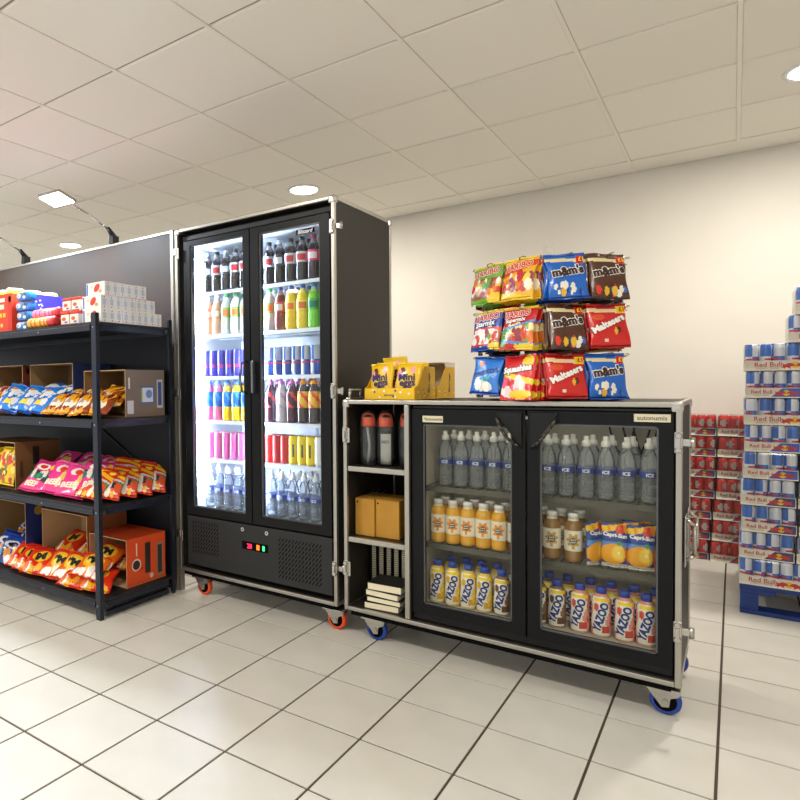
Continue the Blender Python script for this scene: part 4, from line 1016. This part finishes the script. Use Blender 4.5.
# ---------------------------------------------------------------- stock on the rack
def carton(name, x0, y0, z0, x1, y1, z1, outer, inner, label, opening='front', right=None, marks=None):
    t = thing(name, label, 'carton', ((x0+x1)/2, (y0+y1)/2, z0)); e = .004
    wpart('base', cbox(MB(), x0, y0, z0+.0005, x1, y1, z0+e, inner), PRINT, t)
    wpart('back_panel', cbox(MB(), x0, y1-e, z0+e, x1, y1, z1, outer, front=inner), PRINT, t)
    wpart('side_panel', cbox(MB(), x0, y0, z0+e, x0+e, y1-e, z1, outer, right=inner, front=(176, 140, 96)), PRINT, t)
    rp = wpart('side_panel', cbox(MB(), x1-e, y0, z0+e, x1, y1-e, z1, outer, left=inner, right=right or outer, front=(190, 160, 112)), PRINT, t)
    wpart('top_panel', cbox(MB(), x0, y0, z1, x1, y1, z1+e, outer, bottom=inner, front=(190, 160, 112)), PRINT, t)
    if marks:
        mb = MB()
        for mi, mk in enumerate(marks):
            f = lambda a, b: (x1+.0006+.0003*mi, a, b)
            if mk[0] == 'n': wpart('print', mb, INK, rp); mb = MB()
            elif mk[0] == 'r': lay(mb, *rect(), f, mk[5], mk[1], mk[2], mk[3], mk[4])
            elif mk[0] == 'd': lay(mb, *disc(14), f, mk[4], mk[1], mk[2], mk[3], mk[3])
        if mb.f: wpart('print', mb, INK, rp)
    return t
KI = (150, 118, 78)
carton('open_carton', -4.02, 2.20, TIER[2]+.001, -3.58, 2.49, 1.335, (120, 48, 26), KI, 'reddish brown open carton at the left of the second shelf down', right=(112, 44, 26), marks=[('d', 2.24, 1.30, .018, (20, 16, 16))])
carton('open_carton', -3.53, 2.22, TIER[2]+.001, -3.09, 2.50, 1.335, (40, 56, 110), KI, 'open carton with blue side behind the blue bags', right=(40, 58, 112), marks=[('r', 2.38, 1.29, .05, .012, (20, 26, 60))])
carton('open_carton', -2.965, 2.205, TIER[2]+.001, -2.608, 2.490, 1.285, (126, 112, 98), KI, 'grey brown open carton with blue label at the right of the second shelf down', right=(126, 112, 100),
       marks=[('r', 2.360, 1.150, .050, .048, (60, 90, 170)), ('r', 2.362, 1.150, .040, .040, (214, 220, 232)), ('d', 2.372, 1.155, .024, (110, 140, 200)), ('r', 2.318, 1.150, .006, .038, (150, 170, 60)), ('n',), ('r', 2.452, 1.155, .022, .080, (196, 200, 206)), ('r', 2.452, 1.155, .014, .066, (60, 84, 150)), ('n',), ('r', 2.236, 1.085, .022, .036, (210, 212, 220)), ('n',), ('r', 2.228, 1.215, .006, .030, (226, 222, 214))])
carton('open_carton', -3.86, 2.06, TIER[1]+.001, -3.45, 2.37, .862, (128, 86, 46), KI, 'brown open carton holding yellow bags on the third shelf down', right=(118, 78, 42), marks=[('r', 2.20, .78, .022, .055, (30, 24, 20)), ('n',), ('r', 2.10, .70, .010, .05, (80, 50, 30))])
carton('open_carton', -3.98, 2.15, TIER[0]+.001, -3.50, 2.48, .475, (44, 62, 130), KI, 'open carton of navy bags on the bottom shelf', right=(34, 50, 112), marks=[('d', 2.24, .425, .030, (180, 140, 50)), ('n',), ('r', 2.36, .40, .030, .05, (150, 120, 60))])
carton('open_carton', -3.40, 2.20, TIER[0]+.001, -2.955, 2.49, .450, (170, 120, 70), (196, 164, 122), 'open cream carton of orange bags in the middle of the bottom shelf', right=(160, 92, 50))
carton('open_carton', -2.935, 2.20, TIER[0]+.001, -2.615, 2.485, .360, (222, 78, 30), (186, 150, 110), 'bright orange open carton at the right of the bottom shelf', right=(226, 80, 30),
       marks=[('d', 2.268, .215, .034, (226, 206, 190)), ('d', 2.268, .215, .026, (60, 40, 34)), ('n',), ('r', 2.350, .24, .020, .085, (40, 34, 34)), ('n',), ('r', 2.440, .215, .024, .092, (150, 130, 110)), ('r', 2.440, .215, .016, .080, (60, 50, 44)), ('n',), ('r', 2.268, .300, .004, .035, (240, 220, 200)), ('n',), ('d', 2.375, .135, .014, (230, 210, 190))])
CR = [(250, 246, 236), (60, 40, 40), (240, 200, 40)]
bagspec('pinkbag', 'crisp_bag', .165, .235, .042, paint((232, 54, 140), ('band', .36, .58, (44, 62, 74), .10), ('speck', -.9, .7, .38, .54, [(40, 120, 120), (60, 160, 90), (230, 220, 200)], 9, .14, 51), ('blob', -.05, .74, .60, .11, (246, 240, 236)), ('blob', .0, .74, .32, .065, (226, 60, 40)), ('blob', .75, .78, .18, .10, (246, 206, 60)), ('band', 0, .05, (206, 30, 110))), (170, 30, 90), [('BEEF', -.1, .20, .55, (250, 226, 200), 0, .05)], 51, lumps=.2)
bagspec('pinkplain', 'crisp_bag', .165, .235, .042, paint((236, 62, 146), ('blob', -.1, .72, .50, .12, (236, 226, 222)), ('blob', .05, .70, .30, .085, (230, 66, 36)), ('speck', .2, .9, .25, .6, [(246, 206, 110), (250, 226, 160)], 5, .13, 53), ('band', 0, .05, (206, 30, 110))), (170, 30, 90), [('BEEF', -.2, .30, .60, (250, 230, 210), 0, .05)], 52, lumps=.2)
bagspec('redbag', 'crisp_bag', .165, .225, .036, paint((222, 48, 24), ('band', .72, .84, (246, 190, 40), .12), ('band', .55, .62, (206, 206, 214), .06), ('blob', -.05, .34, .72, .17, (40, 60, 56)), ('speck', -.8, .8, .22, .45, [(60, 140, 80), (240, 235, 220), (50, 80, 130), (226, 80, 40)], 14, .15, 54), ('speck', -.9, .9, .05, .2, [(250, 240, 220), (250, 190, 60), (236, 90, 40)], 12, .14, 55), ('blob', .6, .88, .25, .07, (250, 220, 60))), (170, 30, 18), (), 54, lumps=.2)
bagspec('yellowbag', 'crisp_bag', .165, .235, .055, paint((236, 196, 30), ('blob', 0, .62, .6, .16, (214, 60, 30)), ('blob', -.1, .30, .5, .12, (120, 90, 20)), ('speck', -.9, .9, .1, .9, [(250, 226, 90), (206, 70, 40), (120, 120, 30)], 20, .11, 56)), (200, 160, 30), (), 56, lumps=.2)
bagspec('orangebag', 'crisp_bag', .180, .210, .055, paint((238, 104, 24), ('band', .80, 1, (226, 60, 24)), ('blob', 0, .58, .72, .24, (248, 196, 40)), ('blob', 0, .56, .50, .15, (250, 220, 90)), ('speck', -.9, .9, .05, .28, [(250, 246, 240), (250, 190, 40), (250, 240, 230)], 10, .14, 57), ('band', 0, .04, (206, 50, 20))), (206, 60, 24), [('Mc', -.14, .62, .26, (30, 24, 22), 10, .06), ('M', .22, .54, .26, (30, 24, 22), 10, .06)], 57, lumps=.22)
bagspec('redorange', 'crisp_bag', .180, .210, .055, paint((222, 48, 22), ('blob', 0, .60, .62, .22, (248, 190, 40)), ('blob', 0, .58, .42, .13, (250, 214, 90)), ('speck', -.9, .9, .05, .32, [(250, 246, 240), (248, 180, 40), (236, 110, 40)], 12, .14, 58), ('band', .86, 1, (196, 34, 20))), (180, 36, 20), [('M', -.05, .60, .34, (30, 24, 22), 8, .06)], 58, lumps=.22)
bagspec('bluebag', 'crisp_bag', .165, .230, .050, paint((30, 130, 226), ('tri', .05, .22, .50, .34, (250, 212, 50)), ('blob', -.1, .70, .75, .06, (240, 232, 214)), ('blob', -.2, .76, .4, .04, (226, 150, 50)), ('speck', -.9, .9, .05, .95, [(236, 240, 250), (20, 96, 200)], 12, .13, 59), ('band', 0, .05, (20, 80, 180))), (20, 90, 190), (), 59, lumps=.22)
bagspec('brownbag', 'crisp_bag', .150, .190, .045, paint((150, 66, 26), ('blob', 0, .42, .55, .24, (240, 236, 226)), ('speck', -.9, .9, .6, 1, [(236, 170, 40), (96, 40, 24), (246, 236, 220), (206, 90, 30)], 20, .15, 60), ('speck', -.9, .9, 0, .2, [(236, 160, 40), (120, 50, 24)], 10, .15, 61), ('speck', -.3, .3, .34, .5, [(180, 150, 140), (120, 90, 90)], 4, .06, 62)), (110, 50, 24), (), 60, lumps=.25)
bagspec('yellowbrown', 'crisp_bag', .150, .190, .045, paint((226, 170, 20), ('blob', 0, .45, .6, .20, (246, 206, 30)), ('speck', -.9, .9, 0, 1, [(110, 46, 24), (246, 214, 60), (240, 236, 226), (160, 70, 30)], 26, .14, 63)), (150, 80, 24), (), 63, lumps=.25)
bagspec('navybag', 'crisp_bag', .160, .210, .050, paint((28, 62, 150), ('blob', 0, .60, .65, .14, (206, 206, 214)), ('blob', .1, .60, .45, .09, (30, 30, 44)), ('speck', -.9, .9, .05, .4, [(226, 150, 50), (240, 240, 245), (60, 150, 190), (16, 36, 96)], 14, .15, 64)), (20, 40, 100), (), 64, lumps=.25)
bagspec('rustbag', 'crisp_bag', .160, .210, .050, paint((170, 66, 24), ('blob', 0, .6, .6, .16, (226, 140, 40)), ('speck', -.9, .9, 0, 1, [(236, 160, 50), (120, 40, 20), (240, 226, 210)], 18, .14, 65)), (130, 46, 20), (), 65, lumps=.25)
SD = {'pinkbag': 'pink crisp bag', 'pinkplain': 'pink crisp bag', 'redbag': 'red crisp bag', 'yellowbag': 'yellow crisp bag', 'orangebag': 'orange crisp bag', 'redorange': 'red orange crisp bag', 'bluebag': 'bright blue crisp bag',
      'brownbag': 'brown and white snack bag', 'yellowbrown': 'yellow brown snack bag', 'navybag': 'navy crisp bag', 'rustbag': 'rust crisp bag'}
def lie(lst, tier, where, grp):
    cnt = {}
    for key, x, y, z, tilt, yaw, roll in sorted(lst, key=lambda q: q[1]):
        ln_ = 'upper' if z > .06 else 'front'; kk = (SD[key], ln_); cnt[kk] = cnt.get(kk, 0)+1
        putbag(key, (x, y, TIER[tier]+z), Euler((R(-tilt), R(roll), R(yaw)), 'XYZ'), f"{SD[key]}, {NL[cnt[kk]-1]} from left, {ln_} line, {where} of the rack", 'crisp bag', grp)
# third tier down: pink and red bags
lie([('yellowbag', -3.70, 2.035, .030, 30, 8, 0), ('yellowbag', -3.545, 2.030, .030, 22, 14, 4)], 1, 'carton shelf', 'yellow bags in the carton')
lie([('pinkbag', -3.235, 2.010, .024, 50, 14, 4), ('pinkplain', -3.235, 2.150, .105, 62, 10, -3), ('pinkplain', -3.035, 2.020, .024, 48, 20, 4), ('pinkplain', -3.06, 2.200, .110, 66, 16, 3), ('pinkplain', -2.865, 2.015, .022, 50, 30, 6), ('pinkplain', -2.90, 2.225, .105, 68, 20, 2), ('pinkbag', -2.765, 2.085, .050, 52, 34, 4), ('pinkplain', -2.76, 2.270, .085, 66, 30, 0)], 1, 'third shelf down', 'pink bags on the rack')
lie([('redbag', -2.735, 2.028, .030, 56, 10, 2), ('redbag', -2.655, 2.085, .026, 54, 34, 4), ('redbag', -2.636, 2.190, .026, 52, 42, 3), ('redbag', -2.624, 2.290, .026, 52, 44, 4), ('redbag', -2.616, 2.385, .026, 50, 46, 3), ('redbag', -2.725, 2.250, .090, 62, 32, 2)], 1, 'third shelf down', 'red bags on the rack')
# second tier down: blue and brown bags in front of the cartons
lie([('rustbag', -3.78, 2.05, .026, 44, 4, 3), ('rustbag', -3.63, 2.06, .026, 40, 10, -4), ('rustbag', -3.66, 2.155, .080, 60, 0, 3)], 2, 'second shelf down', 'rust bags on the rack')
lie([('bluebag', -3.49, 2.015, .024, 46, 24, 10), ('bluebag', -3.36, 2.150, .095, 66, 8, 4), ('bluebag', -3.33, 2.020, .024, 50, 18, 8), ('bluebag', -3.19, 2.180, .100, 66, -6, -4), ('bluebag', -3.185, 2.015, .022, 52, 6, 3), ('bluebag', -3.06, 2.215, .085, 70, 10, 4)], 2, 'second shelf down', 'blue bags on the rack')
lie([('brownbag', -3.035, 2.020, .022, 54, 8, 4), ('brownbag', -3.015, 2.120, .080, 66, 4, -3), ('brownbag', -2.905, 2.018, .022, 54, 12, 4), ('brownbag', -2.880, 2.130, .080, 66, 10, 4), ('brownbag', -2.785, 2.022, .022, 54, 10, -3), ('brownbag', -2.76, 2.120, .078, 66, -6, 3), ('brownbag', -2.680, 2.050, .022, 56, 26, 4)], 2, 'second shelf down', 'brown bags on the rack')
lie([('yellowbrown', -2.84, 2.235, .080, 64, 6, 3), ('yellowbrown', -2.70, 2.160, .072, 60, 20, 4), ('yellowbrown', -2.675, 2.245, .075, 60, 14, -5)], 2, 'second shelf down', 'yellow brown bags in the carton')
# bottom tier: orange bags and navy bags
lie([('navybag', -3.70, 2.06, .026, 48, 10, 4), ('navybag', -3.56, 2.03, .026, 52, 24, 6), ('navybag', -3.71, 2.20, .11, 62, 6, -5), ('navybag', -3.585, 2.19, .11, 60, 14, 5)], 0, 'bottom shelf', 'navy bags on the rack')
lie([('redorange', -3.400, 2.030, .026, 62, 26, 4), ('redorange', -3.305, 2.020, .026, 62, 28, 4), ('redorange', -3.205, 2.010, .026, 62, 30, 4), ('redorange', -3.24, 2.230, .095, 64, 8, 0), ('redorange', -3.07, 2.250, .100, 64, -6, 5), ('redorange', -2.845, 2.000, .022, 72, 24, 4), ('redorange', -2.80, 2.275, .080, 70, 6, 3), ('redorange', -2.690, 2.030, .022, 70, 34, 5), ('redorange', -2.69, 2.260, .078, 70, 16, -3)], 0, 'bottom shelf', 'red orange bags on the rack')
lie([('orangebag', -3.065, 2.015, .026, 58, 12, 3), ('orangebag', -2.950, 2.025, .030, 60, 16, 5), ('orangebag', -2.80, 2.130, .100, 66, 12, 4), ('orangebag', -2.760, 2.020, .082, 70, 22, 5)], 0, 'bottom shelf', 'orange bags on the rack')

# top tier: household packs and boxes
zt = TIER[3]+.001
wbox = {}
def sachet_box():
    W, D, Hh = .150, .0455, .0700
    m = MB(); cbox(m, -W/2, 0, 0, W/2, D, Hh, (238, 238, 240), front=(240, 236, 228))
    p = MB(); f = lambda a, b: (a, -.0005, b)
    lay(p, *disc(12), f, (214, 60, 44), .012, .040, .028, .018, rot=.6); lay(p, *disc(10), f, (196, 160, 120), .040, .022, .014, .010); lay(p, *disc(8), f, (236, 200, 160), -.03, .046, .012, .008); lay(p, *rect(), f, (70, 110, 200), -.066, .035, .006, .030)
    s = MB(); f2 = lambda a, b: (W/2+.0005, a, b)
    lay(s, *disc(8), f2, (214, 60, 70), .0228, .010, .004, .004); lay(s, *disc(8), f2, (214, 60, 70), .0228, .060, .004, .004); lay(s, *rect(), f2, (196, 206, 226), .0228, .035, .011, .016)
    return m.mesh('sachet'), p.mesh('front_print'), s.mesh('side_print')
sm_ = sachet_box()
for lay_ in range(3):
    n = (9, 8, 6)[lay_]; y0 = (2.035, 2.040, 2.060)[lay_]
    for k in range(n):
        o = tag(obj('sachet_box', sm_[0], PRINT, None, (-2.665+(.004, -.004, .006)[lay_]+rnd.uniform(-.002, .002), y0+k*.0468, zt+lay_*.0708)), f"white sachet box with red print, {['bottom', 'middle', 'top'][lay_]} layer on the rack top, {NL[k]} from front", 'box', 'white sachet boxes on the rack top')
        obj('front_print', sm_[1], INK, o); obj('side_print', sm_[2], INK, o)
for k, (x, q) in enumerate(((-2.900, 0), (-2.818, 0), (-2.900, 1), (-2.818, 1))):
    t = thing('tub', f"small red and white tub on the rack top, {['lower left', 'lower right', 'upper left', 'upper right'][k]} of four", 'tub', (x, 2.072+.012*q, zt+q*.0755), group='red and white tubs')
    obj('tub_body', MB().rbox(-.036, -.034, 0, .036, .034, .060, .006), mat('tub_white', (238, 232, 222), .5), t)
    obj('lid', MB().rbox(-.038, -.036, .0605, .038, .036, .075, .004), mat('tub_red', (214, 60, 40), .45), t)
    pm = MB(); f = lambda a, b: (a, -.0347, b); lay(pm, *disc(10), f, (226, 90, 50), -.005, .036, .018, .010); lay(pm, *rect(), f, (70, 120, 200), .012, .018, .012, .005); lay(pm, *rect(), f, (214, 60, 40), 0, .005, .034, .004)
    obj('print', pm, INK, t)
for k, (y, z, c1, c2, l) in enumerate(((2.030, 0, (236, 180, 40), (206, 50, 50), 'red and yellow biscuit roll lying in front on the rack top'), (2.062, .052, (226, 130, 190), (206, 50, 70), 'pink biscuit roll lying on the red and yellow roll'), (2.095, 0, (222, 90, 60), (240, 200, 60), 'orange biscuit roll lying behind the red and yellow roll'))):
    mb = MB(); cols = lambda t, q: c2 if q > .20 or (q*23) % 1 < .35 else c1
    mb.lathe(dense([(0, 0), (.018, .002), (.029, .012), (.030, .02), (.030, .235), (.029, .243), (.018, .253), (0, .255)], .012), 16, cols)
    o = tag(obj('biscuit_roll', mb, GLOSSP, None, (-3.215, y, zt+.030+z), (0, R(90), 0)), l, 'biscuits', 'biscuit rolls')
    obj('end_twist', MB().lathe([(.020, .2535), (.022, .262), (.012, .256)], 12), mat('red_twist', (196, 36, 44), .4), o)
for k in range(4):
    t = thing('wipes_pack', f"blue and white wipes pack, {['bottom', 'second from bottom', 'second from top', 'top'][k]} of the stack on the rack top", 'wipes', (-3.325+.006*(k % 2), 2.075, zt+k*.0575), (0, 0, R(2*(-1)**k)), 'stacked wipes packs')
    mb = MB(); mb.rbox(-.060, -.035, 0, .060, .035, .054, .020, (52, 130, 206)); obj('wrapper', mb, GLOSSP, t)
    pm = MB(); f = lambda a, b: (a*.76, -.0357, b)
    lay(pm, *disc(12), f, (240, 244, 248), -.030, .030, .030, .014); lay(pm, *disc(10), f, (240, 240, 240), .045, .020, .022, .010); lay(pm, *disc(10), f, (110, 90, 70), .050, .036, .012, .010); lay(pm, *disc(8), f, (30, 40, 70), -.040, .028, .008, .008)
    obj('print', pm, INK, t)
for k, x in enumerate((-3.64, -3.476)):
    t = thing('cereal_box', f"orange red upright box on the rack top, {['left', 'right'][k]} of two", 'box', (x, 2.07, zt), group='orange red boxes')
    obj('box_body', MB().rbox(-.080, -.045, 0, .080, .09, .225, .001), mat('orange_red_card', (226, 62, 28), .5), t)
    pm = MB(); f = lambda a, b: (a, -.0457, b)
    for q, (a, b, w_, h_, c) in enumerate(((-.03, .19, .04, .012, (250, 236, 220)), (-.03, .15, .03, .014, (250, 226, 200)), (-.04, .10, .016, .012, (250, 206, 50)), (0, .10, .014, .012, (250, 206, 50)), (-.03, .04, .012, .010, (250, 214, 90)), (.058, .11, .016, .10, (214, 40, 24)), (.062, .19, .012, .016, (250, 230, 220)))): lay(pm, *rect(), f, c, a, b, w_, h_)
    obj('print', pm, INK, t)
for k in range(6):
    x = (-3.80, -3.672)[k % 2]; yr = 2.218+.122*(k//2)
    t = thing('paper_roll', f"yellow-banded kitchen roll, rack top, {['left', 'right'][k % 2]} column, {NL[k//2]} from front", 'paper roll', (x, yr, zt), group='kitchen rolls on the rack top')
    pf = [(.0, 0), (.055, 0), (.060, .006), (.060, .282), (.052, .296), (.020, .298), (.018, .292)]
    obj('roll', MB().lathe(dense(pf, .02), 20, lambda t_, z_: (238, 240, 246) if (z_ > .278 or z_ < .03) else ((246, 220, 40) if z_ > .255 else ((190, 214, 240) if z_ > .19 else (90, 150, 220)))), GLOSSP, t)
    obj('core', MB().lathe([(.018, .292), (.018, .15)], 12), KRAFT, t)
t = thing('tissue_box', 'violet blue tissue carton behind the wipes packs on the rack top', 'box', (-3.515, 2.31, zt), (0, 0, 0))
obj('box_body', MB().rbox(-.065, -.11, 0, .065, .11, .245, .002), mat('violet_blue_card', (62, 52, 176), .5), t)
pm = MB(); f = lambda a, b: (.0656, a, b); rr = random.Random(9)
for k in range(14): lay(pm, *disc(7), f, (206, 214, 240), rr.uniform(-.10, -.02), rr.uniform(.06, .22), .007, .005)
obj('print', pm, INK, t)
